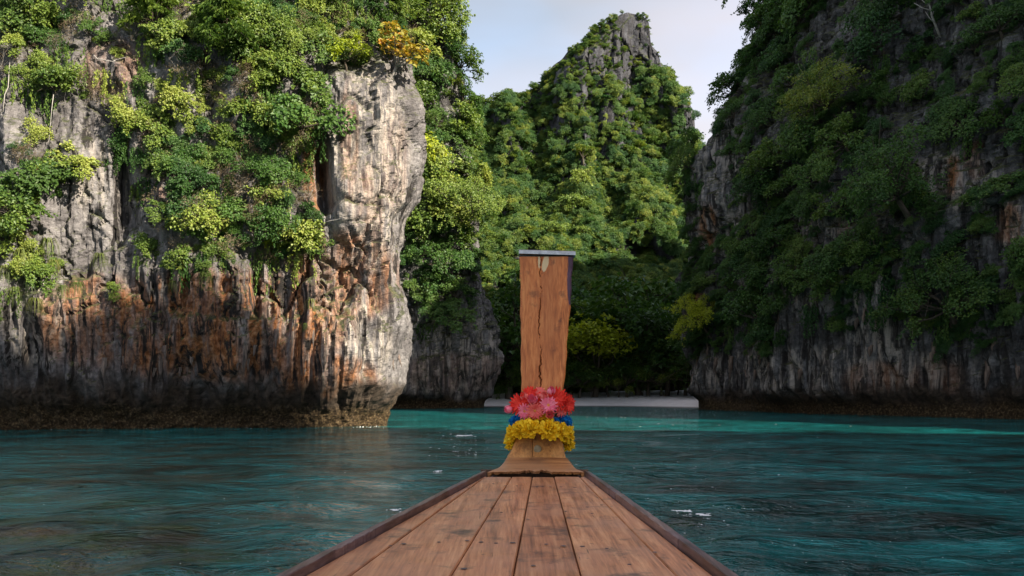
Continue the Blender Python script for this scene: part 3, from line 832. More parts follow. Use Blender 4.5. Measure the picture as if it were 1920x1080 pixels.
def plant(kind, name, loc, size, label, cat, group=None, tilt=None, lean=0.45, squash=None, mat=None):
    root = bpy.data.objects.new(name, None); COL.objects.link(root)
    root.empty_display_size = 0.2
    root.location = loc
    rz = random.random() * 6.283
    if tilt is not None:
        ax = Vector((0, 0, 1)).lerp(Vector(tilt), lean).normalized()
        q = ax.to_track_quat('Z', 'Y'); root.rotation_euler = (q.to_matrix() @ Matrix.Rotation(rz, 3, 'Z')).to_euler()
    else:
        root.rotation_euler = (0, 0, rz)
    sq = squash or random.uniform(0.85, 1.1)
    root.scale = (size, size, size * sq)
    tag(root, label, cat, group)
    tr, cr = random.choice(SPEC[kind])
    obj('trunk', tr, root); c = obj('crown', cr, root)
    if mat:
        c.material_slots[0].link = 'OBJECT'; c.material_slots[0].material = M[mat]
    return root, c

def front_point(C, px, py, tol=9):          # where the line of sight through a photo pixel meets a face
    x, y = C['px'], C['py']
    m = np.flatnonzero((np.abs(x - px) < tol) & (np.abs(y - py) < tol) & (C['V'][:, 1] > 1))
    if len(m) == 0: return None
    i = m[np.argmin(C['V'][m, 1])]
    return i
# left face ---------------------------------------------------------------------------
LV = [(110, 55, 110, 34), (90, 110, 80, 30, 0.5), (60, 140, 60, 40, 0.6), (160, 165, 130, 32), (290, 190, 110, 60), (420, 120, 140, 110), (300, 60, 110, 60, 0.7), (470, 50, 150, 90), (600, 40, 140, 70), (720, 45, 110, 65),
      (655, 105, 40, 30, 0.8), (370, 270, 140, 80), (555, 215, 70, 70), (450, 350, 140, 90), (420, 425, 140, 75), (330, 470, 55, 35), (555, 440, 55, 60), (90, 335, 80, 45), (40, 290, 40, 30, 0.7),
      (30, 410, 45, 70), (45, 510, 45, 60, 0.5), (480, 480, 50, 30, 0.7), (530, 300, 60, 90), (250, 90, 80, 40, 0.6), (130, 20, 130, 30, 0.5)]
LNV = [(700, 330, 85, 200), (190, 320, 55, 80), (245, 130, 30, 40), (400, 640, 600, 120), (620, 330, 40, 110)]
x, y, V = LEFT['px'], LEFT['py'], LEFT['V']
inside = inframe(LEFT)
lv = np.where(inside, ell(x, y, LV) * (1 - ell(x, y, LNV)) * (1 + 0.8 * ell(x, y, [(420, 360, 170, 130), (560, 40, 320, 90)])), (V[:, 2] > 11) * (fbm(V / 5, 3, 3) > -0.1) * 1.0)
LEFT['veg'] = lv
face = facing(LEFT)
# first the plants one can single out
def single(C, kind, name, px, py, size, label, cat, lean=0.45, out=0.3, group=None, mat=None, squash=None):
    i = front_point(C, px, py)
    if i is None: return None
    n = C['BN'][i]
    return plant(kind, name, Vector(C['V'][i]) + Vector(n) * out * 0 - Vector(n) * 0.15, size, label, cat, group, n, lean, squash, mat)
first = {}
first['orange'] = single(LEFT, 'orange', 'cliff_tree', 745, 140, 1.75, 'small tree with yellow and orange leaves at the brow of the sunlit cliff', 'tree', 0.35)
first['feather'] = single(LEFT, 'feather', 'bamboo_clump', 420, 110, 1.8, 'feathery bright yellow-green bamboo high on the sunlit cliff', 'bamboo', 0.4)
first['feather2'] = single(LEFT, 'feather', 'bamboo_clump', 300, 60, 1.4, 'small feathery bamboo near the upper edge of the sunlit cliff, left of the big one', 'bamboo', 0.4)
first['mound'] = single(LEFT, 'mound', 'round_shrub', 338, 492, 0.85, 'small rounded vivid green shrub below the leafy ledge of the sunlit cliff', 'shrub', 0.5)
single(LEFT, 'mound', 'round_shrub', 216, 545, 0.55, 'tiny vivid green shrub alone on bare rust-streaked rock', 'shrub', 0.5)
single(LEFT, 'mound', 'round_shrub', 390, 500, 0.6, 'small vivid green shrub just right of a larger rounded one under the ledge', 'shrub', 0.5)
single(LEFT, 'bright', 'shrub', 560, 480, 1.35, 'bright green bush at the right end of the leafy ledge above grey rock blocks', 'shrub', 0.5)
single(LEFT, 'shrub', 'cliff_tree', 560, 250, 1.9, 'spreading green tree leaning out beside the bare grey rock column', 'tree', 0.55)
single(LEFT, 'bright', 'shrub', 655, 125, 1.15, 'yellow-green big-leaved bush on top of the bare grey rock column', 'shrub', 0.3, mat='leaf_yellow')
single(LEFT, 'bright', 'shrub', 30, 430, 1.5, 'bright yellow-green bush at the outer edge of the sunlit cliff, above hanging grass', 'shrub', 0.5)
single(LEFT, 'bright', 'shrub', 100, 345, 1.5, 'sprawling yellow-green bush over grey rock, just above the outer hanging grass', 'shrub', 0.6, squash=0.6)

def put_plant(C, i, kind, name, sink, size, base, cat, group, lean, mat=None, squash=None):
    n = C['BN'][i]
    root, c = plant(kind, name, Vector(C['V'][i]) - Vector(n) * sink, size, base, cat, group, n, lean, squash, mat)
    REG.append((root, base, float(C['px'][i]), float(C['py'][i])))
def fill(C, sel_weight, n, min_d, seed, chooser):
    for i in scatter(C, sel_weight, n, min_d, seed): chooser(i)

def left_chooser(i):
    px, py = LEFT['px'][i], LEFT['py'][i]
    if px < 320 or (px < 520 and py < 250): kind = random.choice(['bright', 'bright', 'bright', 'shrub', 'twiggy'])
    elif py > 300: kind = random.choice(['shrub', 'shrub', 'shrub', 'bright', 'twiggy'])
    else: kind = random.choice(['shrub', 'bright', 'dark', 'bright'])
    row = pick(py, [(90, 'high on'), (230, 'on the upper part of'), (370, 'halfway up'), (None, 'low on')])
    col = pick(px, [(130, "the sunlit cliff's outer end"), (300, 'the sunlit cliff near its vertical crack'), (450, "the sunlit cliff's leafy middle"), (600, 'the sunlit cliff beside the bare column'), (None, 'the sunlit cliff above the bare column')])
    size = random.choice([random.uniform(0.45, 0.8), random.uniform(0.7, 1.3)]) * (0.85 if kind == 'twiggy' else 1)
    put_plant(LEFT, i, kind, 'shrub', 0.25, size, describe(size, 0.7, 1.05, kind, 'bush', row + ' ' + col), 'shrub', 'bushes on the sunlit cliff', random.uniform(0.4, 0.75), None, random.uniform(0.7, 1.15))
fill(LEFT, lv * inside * face * (V[:, 2] > 7), 225, 0.62, 5, left_chooser)

# back-left face ----------------------------------------------------------------------
x, y, V = BACK['px'], BACK['py'], BACK['V']; face = facing(BACK); inside = inframe(BACK)
bnv = [(830, 700, 130, 70), (905, 620, 20, 90, 0.7), (815, 240, 20, 60), (890, 520, 18, 80, 0.6)]
bv = (1 - ell(x, y, bnv)) * sstep(630, 500, y) * 1.0
bv = np.maximum(bv, 0.4 * (V[:, 2] > 30))
BACK['veg'] = bv
def back_chooser(i):
    px, py = BACK['px'][i], BACK['py'][i]
    kind = 'bright' if (py < 480 and random.random() < 0.55) else random.choice(['layered', 'shrub', 'dark'])
    row = pick(py, [(160, 'at the top of'), (330, 'high on'), (480, 'halfway up'), (None, 'low on')])
    col = pick(px, [(830, 'the cliff behind the sunlit rock column'), (None, 'the cliff corner beside the beach')])
    size = random.uniform(1.2, 3.0)
    put_plant(BACK, i, kind, 'cliff_tree', 0.3, size, describe(size, 1.7, 2.5, kind, 'tree', row + ' ' + col), 'tree', 'trees on the cliff beside the beach', random.uniform(0.25, 0.6))
fill(BACK, bv * face * inside * (x > 740), 78, 1.7, 8, back_chooser)
single(BACK, 'grand', 'cliff_tree', 860, 420, 4.2, 'broad olive-green tree spreading out from the middle of the cliff beside the beach', 'tree', 0.5, mat='leaf_bright')
single(BACK, 'bright', 'cliff_tree', 800, 330, 3.0, 'bright yellow-green tree tucked against the edge of the sunlit cliff', 'tree', 0.4, mat='leaf_yellow')

# right face --------------------------------------------------------------------------
x, y, V = RIGHT['px'], RIGHT['py'], RIGHT['V']; face = facing(RIGHT); inside = inframe(RIGHT)
rnv = [(1340, 350, 38, 120), (1395, 410, 30, 60, 0.6), (1590, 30, 40, 50), (1540, 70, 30, 40, 0.9), (1780, 330, 70, 60), (1860, 310, 60, 55), (1900, 440, 40, 60), (1640, 350, 24, 60, 0.9), (1700, 275, 40, 70),
       (1655, 450, 20, 60), (1520, 610, 55, 80), (1640, 620, 50, 90), (1540, 450, 20, 60, 0.8), (1700, 60, 30, 50, 0.8), (1430, 330, 16, 60, 0.7), (1760, 500, 20, 60, 0.8), (1500, 330, 18, 50, 0.7)]
rv = (1 - ell(x, y, rnv)) * sstep(705, 640, y) * np.where(V[:, 2] > 5, 1, 0) * (1 + 0.9 * sstep(330, 450, y))
RIGHT['veg'] = rv
for (px, py, sz, k, lab, m, ln) in [
    (1700, 410, 4.0, 'grand', 'largest light green spreading tree, in the middle of the dark cliff', 'leaf_green', 0.45),
    (1560, 230, 3.6, 'grand', 'broad light green tree on the upper part of the dark cliff', 'leaf_hill', 0.45),
    (1330, 625, 2.6, 'grand', 'yellow-green flat-topped tree low on the dark cliff, next to the beach', 'leaf_yellow', 0.45),
    (1790, 620, 3.6, 'grand', 'mid-green tree low on the dark cliff above bare rock foot, largest there', None, 0.45),
    (1415, 60, 2.4, 'dark', 'dark tree standing out against the sky at the brow of the dark cliff', None, 0.1),
    (1375, 110, 2.0, 'dark', 'small dark tree on the skyline edge, below another at the brow', None, 0.2),
    (1325, 215, 2.2, 'dark', 'bluish dark tree jutting from the edge of the dark cliff beside the sunlit peak', None, 0.6)]:
    single(RIGHT, k, 'cliff_tree', px, py, sz, lab, 'tree', ln, mat=m)
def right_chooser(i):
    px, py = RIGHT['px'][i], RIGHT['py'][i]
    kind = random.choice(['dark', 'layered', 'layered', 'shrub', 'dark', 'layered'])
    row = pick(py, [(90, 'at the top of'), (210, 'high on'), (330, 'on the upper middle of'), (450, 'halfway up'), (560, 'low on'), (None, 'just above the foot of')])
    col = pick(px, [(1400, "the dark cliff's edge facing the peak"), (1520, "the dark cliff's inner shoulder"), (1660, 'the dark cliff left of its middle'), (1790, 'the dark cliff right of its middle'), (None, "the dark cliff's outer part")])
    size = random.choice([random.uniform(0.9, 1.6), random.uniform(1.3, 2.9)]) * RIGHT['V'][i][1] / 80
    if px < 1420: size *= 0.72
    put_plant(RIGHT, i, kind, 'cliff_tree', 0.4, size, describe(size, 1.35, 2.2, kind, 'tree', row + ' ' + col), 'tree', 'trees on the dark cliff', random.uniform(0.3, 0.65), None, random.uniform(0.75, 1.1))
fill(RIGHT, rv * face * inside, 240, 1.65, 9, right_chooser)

# trees at the head of the beach ------------------------------------------------------
def beach_tree(px, base_y, top_y, d, kind, label, group=None, mat=None, squash=None, name='beach_tree'):
    p = at(px, base_y, d); h = (base_y - top_y) / FOC * d
    root, c = plant(kind, name, (p.x, p.y, max(p.z, 0.6)), h / 1.55, label, 'tree', group, None, 0, squash or 1.0, mat)
    if group: REG.append((root, label, px, base_y))
beach_tree(1115, 742, 592, 136, 'yellow', 'rounded yellow-green tree in the beach thicket, just past the prow post')
beach_tree(1200, 743, 565, 137, 'layered', 'tall layered mid-green tree in the middle of the beach thicket')
beach_tree(955, 742, 545, 133, 'layered', 'green tree between the beach and the left-hand cliff, partly behind the prow post', mat='leaf_green')
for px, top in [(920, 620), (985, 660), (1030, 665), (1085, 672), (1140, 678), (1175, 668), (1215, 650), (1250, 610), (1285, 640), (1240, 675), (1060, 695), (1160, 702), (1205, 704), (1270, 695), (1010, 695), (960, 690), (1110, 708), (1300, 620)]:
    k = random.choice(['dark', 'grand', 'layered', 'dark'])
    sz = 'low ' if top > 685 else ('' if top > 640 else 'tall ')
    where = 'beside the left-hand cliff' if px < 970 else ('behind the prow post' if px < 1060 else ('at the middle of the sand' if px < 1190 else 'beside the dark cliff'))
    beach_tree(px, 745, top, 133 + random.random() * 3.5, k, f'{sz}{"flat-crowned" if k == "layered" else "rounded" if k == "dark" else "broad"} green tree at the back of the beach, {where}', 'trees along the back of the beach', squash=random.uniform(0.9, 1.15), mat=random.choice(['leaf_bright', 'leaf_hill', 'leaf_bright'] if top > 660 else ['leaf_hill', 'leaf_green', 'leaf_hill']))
for px, top in [(930, 540), (1000, 520), (1060, 545), (1130, 530), (1190, 510), (1260, 540), (1300, 560)]:
    k = random.choice(['dark', 'layered'])
    where = 'beside the left-hand cliff' if px < 970 else ('behind the prow post' if px < 1080 else 'over the middle of the beach' if px < 1220 else 'beside the dark cliff')
    beach_tree(px, 735, top, 144 + random.random() * 5, k, f'tall {HUE[k]} tree at the foot of the peak, {where}', 'tall trees at the foot of the peak', name='forest_tree')
for px, py, sz, lab in [(1085, 345, 3.4, 'topmost leafy tree with painted-in sunlight in a column on the slope above the prow post'), (1065, 395, 4.0, 'large leafy tree with painted-in sunlight on the slope straight above the prow post'), (1040, 440, 3.2, 'leafy tree with painted-in sunlight just above the left end of the metal post cap'),
                        (1085, 440, 2.6, 'small leafy tree with painted-in sunlight just above the right end of the metal post cap')]:
    p = at(px, py, 186)
    i = front_point(HILL, px, py)
    single(HILL, 'bright', 'forest_tree', px, py, sz, lab, 'tree', 0.35)  # brighter leaf colour stands in for sunlight on this slope
# forest cover: one object per cover, leaf clusters set on the rock ---------------------
def cover(name, C, weight, n, kind, size, label, cat, seed, lean=(0.3, 0.7), variants=None, upright=False):
    r = np.random.default_rng(seed); w = np.maximum(C['area'] * weight, 0)
    idx = r.choice(len(w), size=n, p=w / w.sum())
    P = C['V'][idx] + r.normal(scale=0.15, size=(n, 3)); Nn = C['BN'][idx] if not upright else C['N'][idx]
    var = SPEC[kind]; k = len(var)
    for j, (tr, cr) in enumerate(var):
        sel = np.arange(n) % k == j; m = int(sel.sum())
        me = bpy.data.meshes.new(name); me.vertices.add(m); me.vertices.foreach_set('co', (P[sel] - Nn[sel] * size[0] * 0.5).astype(np.float32).ravel())
        rot = np.zeros((m, 3), np.float32); ln = r.uniform(lean[0], lean[1], m)
        for q in range(m):
            ax = Vector((0, 0, 1)).lerp(Vector(Nn[sel][q] if q == 0 else NN[q]), float(ln[q])) if q else Vector((0, 0, 1))
            if q == 0: NN = Nn[sel]
            ax = Vector((0, 0, 1)).lerp(Vector(NN[q]), float(ln[q])).normalized()
            e = (ax.to_track_quat('Z', 'Y').to_matrix() @ Matrix.Rotation(float(r.random() * 6.283), 3, 'Z')).to_euler()
            rot[q] = (e.x, e.y, e.z)
        sc = size[0] + (size[1] - size[0]) * r.random(m) ** 1.9
        a = me.attributes.new('rot', 'FLOAT_VECTOR', 'POINT'); a.data.foreach_set('vector', rot.ravel())
        a = me.attributes.new('scl', 'FLOAT_VECTOR', 'POINT'); a.data.foreach_set('vector', (sc[:, None] * np.array([1, 1, 0.9])).astype(np.float32).ravel())
        me.update()
        o = obj(name, me); tag(o, label, cat, None, 'stuff')
        src = next((q for q in COL.objects if q.type == 'MESH' and q.data == cr and q.name.startswith('crown')), None)
        if src is None: continue
        ng = bpy.data.node_groups.new('leaf_cover', 'GeometryNodeTree')
        ng.interface.new_socket('Geometry', in_out='INPUT', socket_type='NodeSocketGeometry')
        ng.interface.new_socket('Geometry', in_out='OUTPUT', socket_type='NodeSocketGeometry')
        gi, go = ng.nodes.new('NodeGroupInput'), ng.nodes.new('NodeGroupOutput')
        ip = ng.nodes.new('GeometryNodeInstanceOnPoints'); oi = ng.nodes.new('GeometryNodeObjectInfo')
        oi.transform_space = 'ORIGINAL'; oi.inputs['Object'].default_value = src; oi.inputs['As Instance'].default_value = True
        na, nb = ng.nodes.new('GeometryNodeInputNamedAttribute'), ng.nodes.new('GeometryNodeInputNamedAttribute')
        for nd, nm in ((na, 'rot'), (nb, 'scl')):
            nd.data_type = 'FLOAT_VECTOR'; nd.inputs['Name'].default_value = nm
        L = ng.links.new
        L(gi.outputs[0], ip.inputs['Points']); L(oi.outputs['Geometry'], ip.inputs['Instance'])
        L(na.outputs['Attribute'], ip.inputs['Rotation']); L(nb.outputs['Attribute'], ip.inputs['Scale']); L(ip.outputs[0], go.inputs[0])
        md = o.modifiers.new('leaf_cover', 'NODES'); md.node_group = ng

# make sure that a crown of every variant stands somewhere
def ensure(kind, spots, name, label, cat, group):
    for (tr, cr), (p, s) in zip(SPEC[kind], spots):
        root = bpy.data.objects.new(name, None); COL.objects.link(root); root.location = p; root.scale = (s, s, s)
        tag(root, label, cat, group); obj('trunk', tr, root); obj('crown', cr, root)
ensure('hilltree', [(HILL['V'][front_point(HILL, q[0], q[1])], 2.6) for q in ((1100, 300), (990, 330), (1200, 290), (1270, 400))], 'forest_tree', None, 'tree', 'trees on the slope of the peak')
for o, lab in zip([q for q in COL.objects if q.name.startswith('forest_tree') and q.get('group') == 'trees on the slope of the peak'],
                  ('round green tree on the slope below the rocky summit', 'rounded green tree on the left flank of the central peak', 'rounded green tree on the right flank of the central peak', 'rounded green tree low on the peak beside the dark cliff')): o['label'] = lab
x, y = HILL['px'], HILL['py']; hv = HILL['T'] <= 1.12
hrock = ell(x, y, [(1170, 110, 75, 80, 0.95), (1215, 100, 30, 70), (1095, 140, 50, 70, 0.9), (1140, 180, 60, 50, 0.75), (1035, 190, 22, 60, 0.6), (1255, 160, 22, 30, 0.9), (1060, 150, 30, 60, 0.7), (1150, 190, 40, 25, 0.7), (1310, 240, 25, 60, 0.9), (1020, 200, 12, 60, 0.8), (1200, 345, 30, 30, 0.5)])
nzn = fbm(HILL['V'] / np.array([9, 9, 14]), 3, 201)
up = np.clip(HILL['N'][:, 2], 0, 1)
nz2 = fbm(HILL['V'] / np.array([4, 4, 9]), 3, 211)
hrock = np.maximum(hrock, ell(x, y, [(1285, 235, 22, 60, 0.9), (1205, 330, 26, 40, 0.8), (1130, 285, 16, 60, 0.7), (1050, 235, 18, 60, 0.8), (960, 290, 22, 30, 0.7), (1000, 330, 14, 50, 0.7), (1170, 380, 20, 50, 0.7), (925, 250, 16, 22, 0.6)]))
hw = hv * sstep(-0.85, -0.45, nz2) * (x > 640) * (x < 1500) * (1 - hrock * sstep(0.5, -0.2, nzn)) * (0.25 + up)
hw2 = hw * (y > 140 + 40 * (x < 1000))
cover('hill_forest', HILL, hw2, 15000, 'hilltree', (0.6, 2.1), 'bright green forest covering the slopes of the central peak', 'forest', 41, (0.0, 0.85))
cover('hill_forest', HILL, hw2 * (nzn < 0.15), 8000, 'dark', (0.6, 2.2), 'mid-green trees mixed into the forest of the central peak', 'forest', 51, (0.0, 0.85))
cover('hill_forest', HILL, hw2 * (nzn > 0.1) * (y < 420), 1200, 'bright', (0.4, 1.0), 'yellow-green trees mixed into the upper forest of the central peak', 'forest', 52, (0.0, 0.7))
cover('hill_scrub', HILL, hv * (1 - 0.9 * hrock) * (y <= 200) * (x > 640) * (x < 1500) * (nzn > -0.2) * (0.2 + up), 2600, 'hilltree', (0.3, 0.9), 'low scrub on the rocky summit of the central peak', 'scrub', 42, (0.1, 0.5))
cover('cliff_creeper', LEFT, LEFT['veg'] * facing(LEFT) * (LEFT['V'][:, 2] > 6.5), 420, 'shrub', (0.2, 0.55), 'low leafy growth between bushes on the sunlit cliff', 'undergrowth', 43)
cover('cliff_creeper', LEFT, LEFT['veg'] * facing(LEFT) * (LEFT['V'][:, 2] > 6.5) * (LEFT['px'] < 620), 300, 'bright', (0.2, 0.5), 'yellow-green creeper between bushes on the sunlit cliff', 'creeper', 44)
cover('dry_twigs', LEFT, LEFT['veg'] * facing(LEFT) * inframe(LEFT) * (LEFT['V'][:, 2] > 7), 160, 'twiggy', (0.35, 0.8), 'dry twigs and stems tangled among bushes on the sunlit cliff', 'twigs', 47, (0.4, 0.95))
cover('cliff_scrub', BACK, BACK['veg'] * facing(BACK), 420, 'shrub', (0.7, 1.8), 'scrub filling gaps on the cliff beside the beach', 'scrub', 45)
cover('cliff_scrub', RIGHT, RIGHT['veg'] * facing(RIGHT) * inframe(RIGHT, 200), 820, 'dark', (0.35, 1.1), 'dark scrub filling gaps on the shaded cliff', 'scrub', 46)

# hanging grass, roots and bare trees ---------------------------------------------------
for px, py, s, lab in [(50, 470, 1.3, 0), (95, 455, 1.2, 0), (60, 520, 1.2, 0), (110, 500, 1.0, 0), (30, 540, 1.0, 0), (75, 555, 0.9, 0), (120, 530, 0.8, 0), (150, 525, 0.8, 0), (20, 500, 1.0, 0),
                       (195, 480, 0.9, 0), (388, 525, 0.9, 'hanging grass tuft on rust-streaked rock below the leafy ledge'), (590, 565, 0.7, 'small grass tuft on grey jointed rock blocks'),
                       (320, 525, 0.6, 'thin grass tuft left of another below the leafy ledge'), (565, 600, 0.45, 'tiny grass tuft below another on grey jointed rock')]:
    i = front_point(LEFT, px, py)
    if i is None: continue
    root = bpy.data.objects.new('grass_tuft', None); COL.objects.link(root)
    n = Vector(LEFT['BN'][i]); root.location = Vector(LEFT['V'][i]) + n * 0.02; root.scale = (s, s, s * 1.2); root.rotation_euler = (0, 0, random.random() * 6)
    tag(root, lab, 'grass', None if lab else 'hanging grass at the outer cliff edge')
    if not lab: REG.append((root, ('long' if s > 0.95 else 'short') + ' drooping grass tuft ' + ('high' if py < 510 else 'low') + ' at the outer cliff edge', px, py))
    obj('blades', random.choice(TUFT), root)

def hang_root(px0, y0, px1, y1, label, thick=0.025):
    pts = []
    for k in range(9):
        t = k / 8; i = front_point(LEFT, px0 + (px1 - px0) * t + random.uniform(-3, 3), y0 + (y1 - y0) * t, 10)
        if i is not None: pts.append(Vector(LEFT['V'][i]) + Vector(LEFT['BN'][i]) * 0.22)
    if len(pts) < 3: return
    mb = MB(); mb.tube(pts, [thick * (1 - 0.5 * k / len(pts)) for k in range(len(pts))], 5)
    tag(obj('hanging_root', mb.mesh('hanging_root', M['bark_pale'], True)), label, 'root')
hang_root(36, 20, 14, 205, 'long pale bare root hanging down the outer edge of the sunlit cliff', 0.035)
hang_root(110, 190, 98, 265, 'thin bare root on grey rock, under a yellow-green band of leaves', 0.02)
hang_root(185, 115, 240, 100, 'short pale branch lying across grey rock high on the sunlit cliff', 0.025)
hang_root(600, 430, 660, 412, 'thin bare branch reaching across the foot of the bare grey column', 0.03)

def vines(C, where, w, n, mat, size, seed, group):
    for i in scatter(C, w, n, size[0] * 0.6, seed):
        root = bpy.data.objects.new('hanging_vine', None); COL.objects.link(root); nn = Vector(C['BN'][i])
        root.location = Vector(C['V'][i]) + nn * 0.12; sz = random.uniform(*size); root.scale = (sz, sz, sz * random.uniform(0.8, 1.4))
        root.rotation_euler = (0, 0, math.atan2(nn.y, nn.x) + math.pi / 2)
        px, py = float(C['px'][i]), float(C['py'][i])
        base = ('long ' if sz > sum(size) / 2 else 'short ') + 'leafy vine hanging ' + pick(py, [(150, 'high on '), (300, 'on the upper part of '), (450, 'halfway up '), (None, 'low on ')]) + where(px)
        tag(root, base, 'vine', group); REG.append((root, base, px, py)); obj('leaves', random.choice(VINE[mat]), root)
vines(LEFT, lambda p: pick(p, [(250, "the sunlit cliff's outer end"), (450, "the sunlit cliff's leafy middle"), (None, 'the sunlit cliff beside the bare column')]),
      np.maximum(ell(LEFT['px'], LEFT['py'], LV), 0.25 * ell(LEFT['px'], LEFT['py'], [(400, 470, 260, 60), (150, 300, 150, 200)])) * (1 - ell(LEFT['px'], LEFT['py'], [(700, 330, 85, 200)])) * facing(LEFT) * inframe(LEFT, 0), 95, 'leaf_green', (0.5, 1.3), 61, 'vines on the sunlit cliff')
for o in COL.objects:
    if o.name.startswith('leaves') and o.parent and o.parent.name.startswith('hanging_vine') and random.random() < 0.4: o.data = VINE['leaf_bright'][0]
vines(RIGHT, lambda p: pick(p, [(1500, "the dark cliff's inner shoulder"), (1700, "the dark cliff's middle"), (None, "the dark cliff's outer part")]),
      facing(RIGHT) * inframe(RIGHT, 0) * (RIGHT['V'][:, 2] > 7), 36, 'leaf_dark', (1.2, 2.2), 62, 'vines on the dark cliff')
vines(BACK, lambda p: 'the cliff beside the beach', facing(BACK) * inframe(BACK, 0) * (BACK['V'][:, 2] > 8) * (BACK['px'] > 740), 24, 'leaf_green', (1.3, 2.6), 63, 'vines on the cliff beside the beach')
def bare_tree(C, px, py, h, label, seed):
    i = front_point(C, px, py)
    if i is None: return
    r = random.Random(seed); root = bpy.data.objects.new('bare_tree', None); COL.objects.link(root)
    root.location = Vector(C['V'][i]); tag(root, label, 'bare tree'); n = Vector(C['BN'][i])
    mb = MB(); top = n * h * 0.35 + Vector((0, 0, h)); mb.tube([-n * 0.5, top * 0.5, top], [h * 0.03, h * 0.022, h * 0.008], 6)
    obj('trunk', mb.mesh('trunk', M['bark_pale'], True), root)
    for k in range(5):
        b = MB(); t = 0.4 + 0.11 * k; s = top * t
        e = s + Vector((r.uniform(-1, 1), r.uniform(-0.5, 0.5), r.uniform(0.5, 1.1))) * h * 0.3
        b.tube([s, s.lerp(e, 0.5) + Vector((0, 0, -0.1)), e], [h * 0.014, h * 0.009, h * 0.004], 5)
        obj('branch', b.mesh('branch', M['bark_pale'], True), root)
bare_tree(RIGHT, 1757, 85, 4.0, 'bare white dead tree high on the dark cliff', 3)
bare_tree(RIGHT, 1855, 40, 4.2, 'bare dead trunk near the upper edge of the dark cliff, right of another', 4)
bare_tree(BACK, 900, 640, 4.0, 'pale bare leaning tree at the corner of the cliff beside the beach', 5)

finish_labels()

# ---------------------------------------------------------------- foam and painted glitter on the sea
def foam_mesh(seed, rx, ry):                # a broken patch: thin ragged islands of froth, denser in the middle
    r = random.Random(seed); V = []; F = []
    for q in range(9):
        cx, cy = (0, 0) if q == 0 else (r.gauss(0, 0.55) * rx, r.gauss(0, 0.5) * ry); sz = 0.62 if q == 0 else r.uniform(0.07, 0.26)
        n = 14; ph = [r.random() * 6.28 for _ in range(4)]; k0 = len(V); V.append((cx, cy, 0.003))
        for k in range(n):
            a = 2 * math.pi * k / n; w = sz * (1 + 0.4 * math.sin(2 * a + ph[0]) + 0.3 * math.sin(3 * a + ph[1]) + 0.22 * math.sin(5 * a + ph[2]))
            V.append((cx + math.cos(a) * rx * w, cy + math.sin(a) * ry * w, -0.004))
        F += [[k0, k0 + 1 + k, k0 + 1 + (k + 1) % n] for k in range(n)]
    return mesh_py('foam_patch', V, F, M['foam'], True)
water_obj = bpy.data.objects['water']
def on_sea(px, py):
    d = EYE * FOC / (py - HZ); return Vector(((px - 960) / FOC * d, d, 0.012)), d
for px, py, wpx, lab in [(840, 848, 36, 'flat white foam streak on the sea left of the flower garland'), (822, 884, 20, 'small white foam fleck on the sea left of the bow board'), (740, 957, 26, 'round white foam patch beside the near left rail'),
                         (1283, 959, 34, 'jagged white foam patch right of the boat, the left one of a close pair'), (1317, 966, 34, 'jagged white foam patch right of the boat, the right one of a close pair'),
                         (1324, 931, 26, 'thin white foam fleck on the sea above a close pair of patches'), (1257, 933, 20, 'small thin foam fleck on the sea beside the right rail'), (1388, 1050, 12, 'tiny broken foam fleck near the bottom right rail'),
                         (890, 852, 16, 'tiny foam fleck nearest the garland'), (868, 817, 40, 'thin broken foam line on the sea in front of the far-left cliff')]:
    p, d = on_sea(px, py); w = wpx / FOC * d / 2 * 1.0
    dep = w * (2.2 if d < 20 else 3.0)
    o = obj('foam_patch', foam_mesh(int(px), w, dep * 0.55)); o.location = p; tag(o, lab, 'foam', 'foam flecks on the sea')
def foam_and_glints():
    r = random.Random(4); mb = MB()
    def put(px, py, s):
        p, d = on_sea(px, py); w = s / FOC * d / 2; l = w * r.uniform(1.0, 2.2); n = 6
        V = [(p.x + math.cos(k * 1.047) * w * r.uniform(0.7, 1.3), p.y + math.sin(k * 1.047) * l * r.uniform(0.7, 1.3), 0.03 + 0.01 * d / 30) for k in range(n)]
        mb.add(V, [list(range(n))])
    for _ in range(300): put(r.gauss(1250, 75), r.uniform(768, 786), r.uniform(1.2, 3.2))  # sun glitter near the beach, painted as white specks
    for _ in range(60): put(r.gauss(860, 35), r.uniform(812, 858), r.uniform(1.5, 5))
    for _ in range(90): put(r.gauss(1320, 130), r.uniform(790, 1060), r.uniform(1.5, 4))
    for _ in range(110): put(r.uniform(1080, 1900), r.uniform(790, 1070), r.uniform(1.0, 2.4))
    for _ in range(60): put(r.uniform(20, 700), r.uniform(830, 1070), r.uniform(1.0, 2.4))
    tag(obj('foam_and_glints', mb.mesh('foam_and_glints', M['foam'])), 'scattered white foam specks and painted sun glints on the teal sea', 'foam', None, 'stuff')
    mb = MB()
    for _ in range(70):
        x = r.choice([r.gauss(680, 20), r.gauss(700, 12), r.gauss(100, 14), r.uniform(120, 680)])
        p, d = on_sea(x, 803 - 3 * x / 700 + r.uniform(-3, 2)); w = r.uniform(0.015, 0.06); h = r.uniform(0.004, 0.025) * (1 if abs(x - 690) < 50 else 0.5)
        V = [(p.x + math.cos(k * 1.257) * w, p.y - 0.5 + math.sin(k * 1.257) * w, 0.0) for k in range(5)] + [(p.x, p.y - 0.5, h)]
        mb.add(V, [[k, (k + 1) % 5, 5] for k in range(5)])
    tag(obj('surf', mb.mesh('surf', M['foam'])), 'white surf breaking against the foot of the near cliff', 'surf', None, 'stuff')
foam_and_glints()

